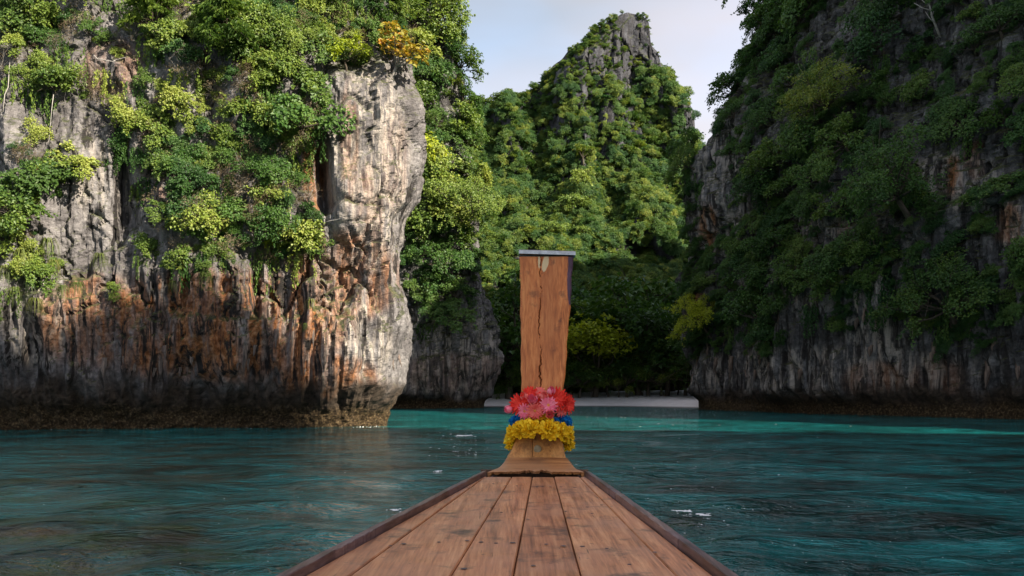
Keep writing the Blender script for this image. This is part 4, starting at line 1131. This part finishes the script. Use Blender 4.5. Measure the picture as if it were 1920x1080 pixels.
# ---------------------------------------------------------------- the boat
boat = bpy.data.objects.new('longtail_boat', None); COL.objects.link(boat)
boat.location = (0.1, 3.5, 0)
tag(boat, 'brown wooden longtail boat bow with plank deck and tall prow post', 'boat')
BO = Vector(boat.location)
def bpart(name, me, parent=None):           # mesh given in place coordinates
    if parent is None or parent == boat:
        me.transform(Matrix.Translation(-BO)); return obj(name, me, boat)
    me.transform(Matrix.Translation(-BO)); return obj(name, me, parent)
DF, DB = 5.35, 2.7                          # depths at which the seams were measured
def deck_z(y): return 1.245 + (y - 2.7) * 0.0193
def seam(pf, pb, y):
    xf, xb = (pf - 960) / FOC * DF, (pb - 960) / FOC * DB
    return xb + (xf - xb) * (y - DB) / (DF - DB)
SE = [(907, 572), (908.5, 655), (959, 845), (998, 962), (1039, 1090), (1087, 1269), (1100, 1340)]
planks = []
r = random.Random(2)
for k in range(6):
    n, c = 30, 6; V = []; F = []; gap = 0.0022; dz = r.uniform(-0.002, 0.002)
    for i in range(n + 1):
        y = -1.6 + (DF + r.uniform(-0.006, 0.006) * 0 + 1.6) * i / n
        a, b = seam(*SE[k], y) + gap, seam(*SE[k + 1], y) - gap
        if b - a < 0.012: b = a + 0.012
        z = deck_z(y) + dz
        e = min(0.004, (b - a) * 0.2); m = (a + b) / 2
        prof = [(a, -0.034), (a, -0.004), (a + e, 0), (m, 0.0012), (b - e, 0), (b, -0.004), (b, -0.034)]
        for (x, h) in prof: V.append((x, y, z + h))
    for i in range(n):
        for j in range(c): F.append([i * 7 + j, i * 7 + j + 1, (i + 1) * 7 + j + 1, (i + 1) * 7 + j])
    F.append([n * 7 + j for j in range(7)]); F.append([j for j in range(7)][::-1])
    me = mesh_py('deck_plank', V, [f[::-1] for f in F], M['deck']); p = bpart('deck_plank', me); planks.append(p)
# nails: a slightly domed head in a countersink ring
def nail_mesh():
    mb = MB(); n = 10; V = [(0, 0, 0.0016)]
    for rr, h in ((0.0045, 0.0014), (0.0062, 0.0002)):
        V += [(math.cos(2 * math.pi * k / n) * rr, math.sin(2 * math.pi * k / n) * rr, h) for k in range(n)]
    F = [[0, 1 + k, 1 + (k + 1) % n] for k in range(n)] + [[1 + k, 1 + n + k, 1 + n + (k + 1) % n, 1 + (k + 1) % n] for k in range(n)]
    return mesh_py('nail', V, F, M['nail'], True)
NAIL = nail_mesh()
def nail(px, py):
    dd = 4.0
    for _ in range(8): dd = (EYE - deck_z(dd)) * FOC / (py - HZ)
    x = (px - 960) / FOC * dd
    for k in range(6):
        if seam(*SE[k], dd) < x < seam(*SE[k + 1], dd):
            o = obj('nail', NAIL, planks[k]); o.location = Vector((x, dd, deck_z(dd) + 0.003)) - BO
            s = r.uniform(1.1, 1.8); o.scale = (s, s, 1); return
for px, py in [(925, 908), (948, 912), (969, 912), (1007, 914), (1018, 913), (1032, 914), (1052, 914), (1078, 915), (902, 1018), (930, 1020), (961, 1019), (876, 1015), (823, 1018), (757, 1021), (732, 1025), (1024, 1022), (1057, 1025), (1092, 1026),
               (1138, 1030), (1228, 1037), (1060, 960), (990, 975), (940, 962), (1101, 952), (1110, 964), (1128, 948), (1000, 1062), (870, 1068), (1180, 1060)]: nail(px, py)

# rails along both edges, each scarfed from three lengths
def rail(pf, pb, side, y0, y1):
    n = 26; V = []; F = []; w, top, bot = 0.036, 0.030, -0.09
    for i in range(n + 1):
        y = y0 + (y1 - y0) * i / n
        a = seam(pf, pb, y) + side * 0.001; ww = w * (1.0 if y < 4.6 else 1 - 0.30 * (y - 4.6) / 0.84)
        z = deck_z(y); e = 0.0025; wob = [r.uniform(-0.0014, 0.0014) for _ in range(4)]
        prof = [(wob[0], bot), (wob[0], top - e), (e, top + wob[1]), (ww - e, top + wob[2] - 0.002), (ww + wob[3], top - e - 0.002), (ww + wob[3], bot)]
        for (x, h) in prof: V.append((a + side * x, y, z + h))
    for i in range(n):
        for j in range(6): F.append([i * 6 + j, i * 6 + (j + 1) % 6, (i + 1) * 6 + (j + 1) % 6, (i + 1) * 6 + j])
    F.append([n * 6 + j for j in range(6)]); F.append(list(range(6))[::-1])
    bpart('rail', mesh_py('rail', V, F if side < 0 else [f[::-1] for f in F], M['rail']))
for cuts, sd, a_, b_ in (((-1.6, 2.95, 3.36, 5.44), -1, 907, 572), ((-1.6, 3.15, 4.4, 5.44), 1, 1100, 1340)):
    for q in range(3): rail(a_, b_, sd, cuts[q] + 0.002, cuts[q + 1] - 0.002)

# worn beam under the ends of the planks and the board in front
xl, xr = seam(907, 572, 5.38), seam(1100, 1340, 5.38)
mb = MB(); n = 40; V = []; F = []
for i in range(n + 1):
    x = xl + (xr - xl) * i / n
    h = -0.012 - 0.03 * (0.5 + 0.5 * math.sin(i * 1.7)) * (0.4 + 0.6 * random.random())
    if 0.30 < i / n < 0.62: h = -0.006 - 0.004 * random.random()
    for (yy, hh) in ((5.352, -0.06), (5.353, h - 0.004), (5.39, h), (5.50, h - 0.01), (5.50, -0.08)): V.append((x, yy, deck_z(5.4) + hh))
for i in range(n):
    for j in range(4): F.append([i * 5 + j, (i + 1) * 5 + j, (i + 1) * 5 + j + 1, i * 5 + j + 1])
bpart('crossbeam', mesh_py('crossbeam', V, [f[::-1] for f in F], M['rot'], False))

# breast board: wide at the deck, drawn in towards the neck, its near edge rotted away
def breast_board():
    n, m = 60, 14; V = []; F = []
    yb = 5.86
    rr = random.Random(9)
    for i in range(n + 1):
        s = i / n
        bite = 0.012 + 0.010 * math.sin(s * 9) + rr.uniform(-0.003, 0.003)
        if 0.33 < s < 0.66: bite = 0.085 + rr.uniform(-0.022, 0.022) - 0.030 * math.cos((s - 0.33) / 0.33 * 12)
        elif s < 0.33: bite += 0.012
        y0 = 5.385 + bite
        for j in range(m + 1):
            t = j / m; y = y0 + (yb - y0) * t
            tt = (y - 5.385) / (yb - 5.385)
            c = tt ** 0.50                   # sides hollow inwards
            xlft = (904 - 960) / FOC * 5.40 * (1 - c) + (950 - 960) / FOC * 5.86 * c
            xrgt = (1101 - 960) / FOC * 5.40 * (1 - c) + (1063 - 960) / FOC * 5.86 * c
            x = xlft + (xrgt - xlft) * s
            z = deck_z(5.4) + 0.028 + 0.050 * (tt ** 2.3) + 0.004 * math.sin(s * 3.14)
            if j == 0: z -= 0.003 + 0.003 * rr.random()
            V.append((x, y, z))
    k = m + 1
    N0 = len(V)
    for i in range(n + 1):
        for j in (0, m):
            x, y, z = V[i * k + j]; V.append((x, y + (0.010 if j == 0 else 0), z - (0.010 + 0.010 * rr.random() if j == 0 and 0.03 < i / n < 0.97 else 0.045)))
    for i in range(n):
        for j in range(m): F.append([i * k + j, (i + 1) * k + j, (i + 1) * k + j + 1, i * k + j + 1])
        F.append([N0 + 2 * i, N0 + 2 * i + 2, (i + 1) * k, i * k])
    for side in (0, n):
        ring = [side * k + j for j in range(k)]; a, b = N0 + 2 * side, N0 + 2 * side + 1
        f = ring + [b, a]; F.append(f if side else f[::-1])
    return mesh_py('breast_board', V, F, M['breast'], False)
bpart('breast_board', breast_board())

mb = MB(); mb.box((xl - 0.03, 5.56, 0.85), (xr + 0.03, 5.58, deck_z(5.4) + 0.026)); bpart('dark_gap_panel', mb.mesh('dark_gap_panel', M['rot']))  # added dark panel, stands in for the shade inside the gap
# neck block with a wooden plug, in two cheeks meeting at a seam
def neck(px_l0, px_r0, px_l1, px_r1):
    V = []; F = []; n = 8
    for i in range(n + 1):
        t = i / n; y = 5.87 + 0.10 * t; z = 1.368 + (1.53 - 1.368) * t
        c = t ** 0.75
        a = (px_l0 - 960) / FOC * 5.87 * (1 - c) + (px_l1 - 960) / FOC * 5.97 * c; b = (px_r0 - 960) / FOC * 5.87 * (1 - c) + (px_r1 - 960) / FOC * 5.97 * c
        V += [(a, y + 0.004, z), (a + 0.004, y, z), (b - 0.004, y, z), (b, y + 0.004, z), (b, 6.16, z), (a, 6.16, z)]
    for i in range(n):
        for j in range(6): F.append([i * 6 + j, i * 6 + (j + 1) % 6, (i + 1) * 6 + (j + 1) % 6, (i + 1) * 6 + j])
    F.append([n * 6 + j for j in range(6)]); F.append(list(range(6))[::-1])
    return mesh_py('neck_block', V, F, M['neck'], False)
nk = bpart('neck_block', neck(951, 997.5, 970, 998.5)); nk2 = bpart('neck_block', neck(998.2, 1062, 999.2, 1052))
mb = MB(); p = at(1008, 842, 5.905)
mb.tube([(p.x, 5.93, p.z), (p.x, 5.898, p.z + 0.0), (p.x, 5.893, p.z)], [0.026, 0.026, 0.019], 16)
bpart('plug', mb.mesh('plug', M['plug'], False), nk2)

# prow post
def post():
    n, m = 90, 240; rr = random.Random(12)
    z0, z1 = 1.47, 2.752
    wig = [0.0]
    for j in range(m): wig.append(wig[-1] * 0.94 + rr.gauss(0, 0.0016))
    V = []; paint = []; chip = []; crack = []
    for j in range(m + 1):
        t = j / m; z = z0 + (z1 - z0) * t
        y = 6.0 + 0.16 * t
        pyy = HZ - (z - EYE) / y * FOC
        xl = (977.5 - 2.5 * max(0, (t - 0.4) / 0.6) - 960) / FOC * y
        xr = (1056 + 20 * max(0, (740 - pyy) / 265) ** 0.9 - 960) / FOC * y
        xl += 0.0022 * math.sin(t * 23 + 1) + 0.0018 * math.sin(t * 61) + rr.gauss(0, 0.0004); xr += 0.0025 * math.sin(t * 19) + 0.002 * math.sin(t * 53 + 2) + rr.gauss(0, 0.0004)
        cx = (1009 + 5 * t - 960) / FOC * y + wig[j] * 1.6
        open_ = 0.0034 * (0.55 + 0.45 * math.sin(t * 21)) * (1.3 if t < 0.55 else 0.75)
        if t > 0.93 or t < 0.03: open_ *= 0.4
        for i in range(n + 1):
            s = i / n; x = xl + (xr - xl) * s; edge = min(s, 1 - s) * (xr - xl)
            dy = 0.0015 * math.sin(s * 17 + t * 3) + 0.0010 * math.sin(s * 43 + t * 7)
            if edge < 0.008: dy += 0.006 * (1 - edge / 0.008)
            dc = abs(x - cx); g = math.exp(-(dc / max(open_, 0.0006)) ** 2)
            dy += 0.016 * g
            chp = 0.0
            px, py = 960 + x / y * FOC, pyy
            q = ((px - (1022 + (py - 495) * -0.15)) / 8) ** 2 + ((py - 494) / 22) ** 2
            q2 = ((px - 1011) / 3.5) ** 2 + ((py - 490) / 20) ** 2
            chp = max(0, 1.15 - min(q, q2 + 0.1)); chp = min(1, chp)
            dy += 0.004 * (1 if chp > 0.2 else 0)
            V.append((x, y + dy, z)); chip.append(chp); crack.append(min(1, g * 1.1) * 0.85)
            paint.append(max(0, min(1, ((px - (1060 - (py - 480) * 0.02)) / 9))) * max(0, min(1, (610 - py) / 60)))
    nf = len(V); k = n + 1
    F = [[j * k + i, j * k + i + 1, (j + 1) * k + i + 1, (j + 1) * k + i] for j in range(m) for i in range(n)]
    # back and sides
    for j in range(m + 1):
        for i in (0, n):
            x, y, z = V[j * k + i]; V.append((x * 1.0, y + 0.13, z)); chip.append(0); crack.append(0); paint.append(1.0 if i == n and z > 2.3 else 0)
    for j in range(m):
        a, b = nf + 2 * j, nf + 2 * j + 2
        F.append([j * k, (j + 1) * k, b, a]); F.append([(j + 1) * k + n, j * k + n, a + 1, b + 1]); F.append([a, b, b + 1, a + 1])
    F.append([m * k + i for i in range(k)] + [nf + 2 * m + 1, nf + 2 * m]); F.append([i for i in range(k)][::-1] + [nf, nf + 1])
    me = mesh_py('prow_post', V, F, M['post'], False)
    attr(me, 'paint', paint); attr(me, 'chip', chip); attr(me, 'crack', crack)
    return me
po = bpart('prow_post', post())
# metal cap, tilted a little, with three rivets
pl, pr = at(973, 472, 6.155), at(1079, 475, 6.155)
V = []
for (x, z) in ((pl.x, pl.z), (pr.x, pr.z)):
    for (yy, hh) in ((6.142, -0.014), (6.142, 0.008), (6.150, 0.014), (6.300, 0.014), (6.306, 0.008), (6.306, -0.014)): V.append((x, yy, z + hh))
F = [[j, (j + 1) % 6, 6 + (j + 1) % 6, 6 + j] for j in range(6)] + [[5, 4, 3, 2, 1, 0], [6, 7, 8, 9, 10, 11]]
cap = bpart('metal_cap', mesh_py('metal_cap', V, F, M['metal']), po)
for px in (1012, 1040, 1066):
    p = at(px, 474, 6.14); b = MB(); b.tube([(p.x, 6.15, p.z), (p.x, 6.137, p.z)], [0.006, 0.004], 8); bpart('rivet', b.mesh('rivet', M['metal']), cap)

# hull sides: strakes from the rail down to the water, drawn in to the stem
def hull():
    st = list(np.linspace(-1.6, 5.40, 20)) + [5.55, 5.7, 5.85, 6.0, 6.12]
    rows = 5
    for side in (-1, 1):
        pf, pb = ((907, 572), (1100, 1340))[0 if side < 0 else 1]
        pts = []
        for y in st:
            cx = 0.5 * (seam(907, 572, min(y, 5.4)) + seam(1100, 1340, min(y, 5.4)))
            if y <= 5.4: xs, zs = seam(pf, pb, y) + side * (0.047 if y < 4.6 else 0.034), deck_z(y) - 0.02
            else:
                t = (y - 5.4) / 0.72; x5 = seam(pf, pb, 5.4) + side * 0.032
                cxe = 0.188; xs = x5 * (1 - t ** 0.7) + (cxe + side * 0.155) * t ** 0.7; zs = deck_z(5.4) - 0.02 + 0.05 * t; cx = cx * (1 - t) + cxe * t
            yk = min(y, 4.6 + (y - 4.6) * 0.35) if y > 4.6 else y
            col = []
            for q in range(rows + 1):
                f = q / rows; x = cx + (xs - cx) * (1 - f ** 2.0 * 0.92); z = zs + (-0.35 - zs) * f
                col.append((x, y + (yk - y) * f ** 0.9, z))
            pts.append(col)
        for q in range(rows):
            V = []; F = []
            for col in pts:
                a, b = Vector(col[q]), Vector(col[q + 1]); b = b.lerp(a, 0.012)
                o_ = Vector((side * 0.0, 0, 0)); i_ = Vector((-side * 0.022, 0, 0))
                V += [a, b, b + i_, a + i_]
            for i in range(len(pts) - 1):
                for j in range(4): F.append([i * 4 + j, i * 4 + (j + 1) % 4, i * 4 + 4 + (j + 1) % 4, i * 4 + 4 + j])
            F.append([0, 1, 2, 3]); e = (len(pts) - 1) * 4; F.append([e + 3, e + 2, e + 1, e])
            bpart('hull_plank', mesh_py('hull_plank', V, F if side > 0 else [f[::-1] for f in F], M['hull']))
    mb = MB(); mb.tube([(0.188, 6.10, 1.42), (0.188, 6.08, 1.2), (0.18, 5.7, 0.7), (0.17, 5.2, 0.1), (0.16, 4.9, -0.35)], [0.07, 0.07, 0.06, 0.055, 0.05], 8)
    bpart('stem', mb.mesh('stem', M['hull'], True))
    mb = MB(); V = []
    yb = -1.6; a, b = seam(907, 572, yb), seam(1100, 1340, yb); z = deck_z(yb)
    mb.box((a, yb - 0.03, -0.3), (b, yb - 0.002, z)); bpart('bulkhead', mb.mesh('bulkhead', M['hull']))
hull()

# ---------------------------------------------------------------- flowers and cloth on the prow
def petal(L, W, cup=0.2, curl=0.2, nx=3, ny=4, ruff=0.0, rr=None):
    """a petal lying along +X, its face up +Z"""
    V = []; F = []
    for j in range(ny + 1):
        t = j / ny; w = W * math.sin(math.pi * (0.12 + 0.80 * t)) ** 0.8
        for i in range(nx + 1):
            s = i / nx * 2 - 1
            rz = ruff * (rr.uniform(-1, 1) if rr else 0) * t
            V.append((L * t, w * s * 0.5, cup * W * s * s + curl * L * t * t + rz))
    k = nx + 1
    for j in range(ny):
        for i in range(nx): F.append([j * k + i, (j + 1) * k + i, (j + 1) * k + i + 1, j * k + i + 1])
    return V, F
def put(mb, VF, mtx): mb.add([mtx @ Vector(v) for v in VF[0]], VF[1])
def marigold(seed, mat):
    rr = random.Random(seed); mb = MB()
    for k in range(70):
        z = 1 - 2 * (k + 0.5) / 70; th = k * 2.399
        if z < -0.75: continue
        el = math.asin(z)
        m = Matrix.Rotation(th + rr.uniform(-0.2, 0.2), 4, 'Z') @ Matrix.Rotation(-el + rr.uniform(-0.2, 0.2), 4, 'Y') @ Matrix.Rotation(rr.uniform(-0.9, 0.9), 4, 'X')
        put(mb, petal(rr.uniform(0.80, 1.10), rr.uniform(0.48, 0.75), rr.uniform(0.1, 0.35), rr.uniform(-0.1, 0.25), 3, 3, 0.07, rr), m)
    return mb.mesh('flower_head', mat)
def daisy(seed, mat, n=17, layers=2):
    rr = random.Random(seed); mb = MB()
    for l in range(layers):
        for k in range(n):
            m = Matrix.Rotation(2 * math.pi * (k + 0.5 * l) / n + rr.uniform(-0.06, 0.06), 4, 'Z') @ Matrix.Rotation(-0.14 - 0.30 * l + rr.uniform(-0.12, 0.12), 4, 'Y')
            put(mb, petal(1.0 - 0.22 * l, 0.27, 0.25, -0.08, 2, 3), m)
    return mb.mesh('petals', mat)
def dome(mat, R_=0.22):
    mb = MB(); n = 10; V = [(0, 0, 0.16)]
    for q, h in ((0.6, 0.14), (1.0, 0.05)): V += [(math.cos(6.283 * k / n) * R_ * q, math.sin(6.283 * k / n) * R_ * q, h) for k in range(n)]
    mb.add(V, [[0, 1 + k, 1 + (k + 1) % n] for k in range(n)] + [[1 + k, 1 + n + k, 1 + n + (k + 1) % n, 1 + (k + 1) % n] for k in range(n)])
    return mb.mesh('centre', mat, True)
def cupflower(seed, mat, n, tight, layers):
    rr = random.Random(seed); mb = MB()
    for l in range(layers):
        q = 1 - 0.26 * l
        for k in range(n):
            V = []; F = []; nx, ny = 4, 5
            a0 = 2 * math.pi * (k + 0.5 * l) / n + rr.uniform(-0.1, 0.1)
            for j in range(ny + 1):
                t = j / ny; rad = q * (0.12 + 0.62 * math.sin(min(t * 1.9, 1.75)) - tight * t * t * 0.38); z = t * 1.25 - 0.35
                hw = (0.95 * math.sin(math.pi * (0.15 + 0.72 * t)) ** 0.7) * 2.6 / n
                for i in range(nx + 1):
                    s = i / nx * 2 - 1; a = a0 + s * hw; rd = rad * (1 + 0.05 * s * s)
                    V.append((math.cos(a) * rd, math.sin(a) * rd, z - 0.12 * s * s * t + (0.06 * t if l == 0 and tight < 0.5 else 0)))
            for j in range(ny):
                for i in range(nx): F.append([j * 5 + i, j * 5 + i + 1, (j + 1) * 5 + i + 1, (j + 1) * 5 + i])
            mb.add(V, F)
    return mb.mesh('petals', mat, True)
YM = [marigold(k, M['p_yellow']) for k in range(3)]
BM_ = [marigold(k + 10, M['p_blue']) for k in range(2)]
gar = bpy.data.objects.new('flower_garland', None); COL.objects.link(gar); gar.location = (0.19, 6.02, 1.53)
tag(gar, 'yellow marigold garland tied around the boat prow', 'garland')
def head(px, py, d, rad, me, parent, k=0, name='flower_head'):
    p = at(px, py, d); o = obj(name, me, parent); o.location = p - parent.location; s = rad
    o.scale = (s, s, s * 0.9); out = Vector((p.x - 0.19, (p.y - 6.06), 0.02)).normalized() + Vector((0, 0, 0.25))
    o.rotation_euler = (out.to_track_quat('Z', 'Y').to_matrix() @ Matrix.Rotation(k * 1.3, 3, 'Z')).to_euler(); return o
for k, (px, py, d, rp) in enumerate([(959, 829, 5.99, 16), (963, 813, 5.95, 17), (977, 806, 5.88, 19), (996, 804, 5.83, 20), (988, 792, 5.93, 15), (1006, 788, 5.91, 16), (1023, 790, 5.91, 16), (1029, 807, 5.82, 21), (1048, 807, 5.87, 19), (1062, 815, 5.95, 18), (1064, 832, 6.01, 16),
                                     (958, 822, 6.06, 14), (965, 806, 6.20, 16), (1060, 803, 6.22, 16), (990, 800, 6.30, 16), (1030, 800, 6.30, 16)]):
    head(px, py, d, rp / FOC * d, YM[k % 3], gar, k)
mb = MB(); ring = []
for k in range(21):
    a = 2 * math.pi * k / 20; ring.append((0.0 + 0.175 * math.cos(a), 0.04 + 0.155 * math.sin(a), -0.004 - 0.02 * math.cos(2 * a)))
mb.tube(ring, 0.012, 8, False); obj('cord', mb.mesh('cord', M['cloth_green'], True), gar)
blu = bpy.data.objects.new('flower_garland', None); COL.objects.link(blu); blu.location = (0.19, 6.02, 1.60)
tag(blu, 'bright blue flower garland just above the yellow marigolds on the prow', 'garland')
for k, (px, py, d, rp) in enumerate([(967, 789, 5.99, 11), (976, 787, 5.95, 11), (983, 790, 5.93, 9), (1053, 788, 5.95, 11), (1061, 791, 5.99, 11), (964, 790, 6.12, 11), (1064, 790, 6.12, 11), (995, 790, 5.93, 9), (1040, 790, 5.93, 9)]):
    head(px, py, d, rp / FOC * d, BM_[k % 2], blu, k)
mb = MB(); mb.tube([(0.17 * math.cos(a * 0.3142), 0.05 + 0.14 * math.sin(a * 0.3142), 0.0) for a in range(21)], 0.009, 6, False); obj('cord', mb.mesh('cord', M['p_blue'], True), blu)

# bands of cloth wound round the post
scarf = bpy.data.objects.new('cloth_wrap', None); COL.objects.link(scarf); scarf.location = (0.19, 6.06, 1.6)
tag(scarf, 'striped cloth wound around the post behind the red flowers', 'cloth')
for z0, z1, m, g in ((1.585, 1.612, 'cloth_green', 0.014), (1.612, 1.640, 'cloth_blue', 0.018), (1.640, 1.672, 'cloth_peach', 0.020), (1.672, 1.698, 'cloth_navy', 0.017), (1.698, 1.72, 'cloth_peach', 0.013)):
    V = []; F = []
    xa, xb = (977.5 - 960) / FOC * 6.02, (1056.5 - 960) / FOC * 6.02; ya, yb = 6.015, 6.155
    loop = []
    for k in range(28):
        a = 2 * math.pi * k / 28; c_, s_ = math.cos(a), math.sin(a)
        px_ = (xa + xb) / 2 + math.copysign(abs(c_) ** 0.35, c_) * ((xb - xa) / 2 + g); py_ = (ya + yb) / 2 + math.copysign(abs(s_) ** 0.35, s_) * ((yb - ya) / 2 + g)
        loop.append((px_ + random.uniform(-0.002, 0.002), py_))
    for q in range(4):
        z = z0 + (z1 - z0) * q / 3; bul = 0.003 * math.sin(math.pi * q / 3)
        for (px_, py_) in loop: V.append((px_ + bul * (1 if px_ > 0.19 else -1), py_ - bul, z))
    for q in range(3):
        for k in range(28): F.append([q * 28 + k, q * 28 + (k + 1) % 28, (q + 1) * 28 + (k + 1) % 28, (q + 1) * 28 + k])
    me = mesh_py('cloth_band', V, F, M[m], True); me.transform(Matrix.Translation(-Vector(scarf.location))); obj('cloth_band', me, scarf)

bq = bpy.data.objects.new('flower_bouquet', None); COL.objects.link(bq); bq.location = (0.19, 5.98, 1.58)
tag(bq, 'bunch of red and pink cloth flowers tied to the prow post', 'flowers')
G_RED, G_PINK, G_COR = daisy(1, M['p_red']), daisy(2, M['p_pink'], 15), daisy(3, M['p_coral'], 16)
CEN = dome(M['p_centre']); CENR = dome(M['p_red'])
TU, TU2, RO, RO2 = cupflower(5, M['p_pink'], 3, 1.0, 2), cupflower(6, M['p_coral'], 3, 0.9, 2), cupflower(7, M['p_coral'], 4, 0.5, 3), cupflower(8, M['p_pink'], 4, 0.45, 3)
for (px, py, d, rp, me, cen, dx, dz, nm) in [
    (993, 739, 5.99, 17, G_RED, CENR, -0.2, 0.6, 'gerbera'), (975, 758, 5.92, 23, G_RED, CENR, -0.5, 0.25, 'gerbera'), (1045, 748, 5.93, 24, G_RED, CENR, 0.35, 0.3, 'gerbera'), (1064, 758, 5.95, 20, G_RED, CENR, 1.0, 0.0, 'gerbera'),
    (957, 767, 5.93, 14, TU, None, -1.4, -0.1, 'tulip'), (1000, 751, 5.87, 15, RO2, None, -0.2, 0.35, 'rose'), (1020, 746, 5.89, 14, TU2, None, 0.1, 0.9, 'tulip'), (1033, 737, 5.93, 15, TU, None, 0.2, 1.2, 'tulip'),
    (984, 771, 5.88, 16, G_PINK, CEN, -0.4, -0.1, 'gerbera'), (1003, 770, 5.85, 18, G_COR, CEN, -0.1, -0.25, 'gerbera'), (1028, 760, 5.86, 19, G_PINK, CEN, 0.15, 0.25, 'gerbera'), (1030, 777, 5.84, 14, RO, None, 0.1, 0.05, 'rose'),
    (1012, 737, 6.0, 14, G_COR, CENR, 0.0, 0.7, 'gerbera'), (985, 747, 5.93, 14, TU2, None, -0.6, 0.9, 'tulip'), (1052, 768, 5.93, 15, G_COR, CENR, 0.6, -0.2, 'gerbera'), (1016, 758, 5.90, 16, G_RED, CENR, 0, 0.1, 'gerbera')]:
    p = at(px, py, d); s = rp / FOC * d
    f = obj(nm, me, bq); f.location = p - Vector(bq.location); f.scale = (s, s, s)
    dv = Vector((dx, -1, dz)).normalized(); f.rotation_euler = (dv.to_track_quat('Z', 'Y').to_matrix() @ Matrix.Rotation(random.random() * 6, 3, 'Z')).to_euler()
    if cen: obj('centre', cen, f)
    b = MB(); base = Vector((random.uniform(-0.05, 0.05), 0.0, 0.0)); e = f.location - dv * s * 0.3
    b.tube([base, base.lerp(e, 0.6) + Vector((0, 0.015, 0)), e], [0.006, 0.005, 0.006], 6, False); obj('stem', b.mesh('stem', M['stem'], True), bq)
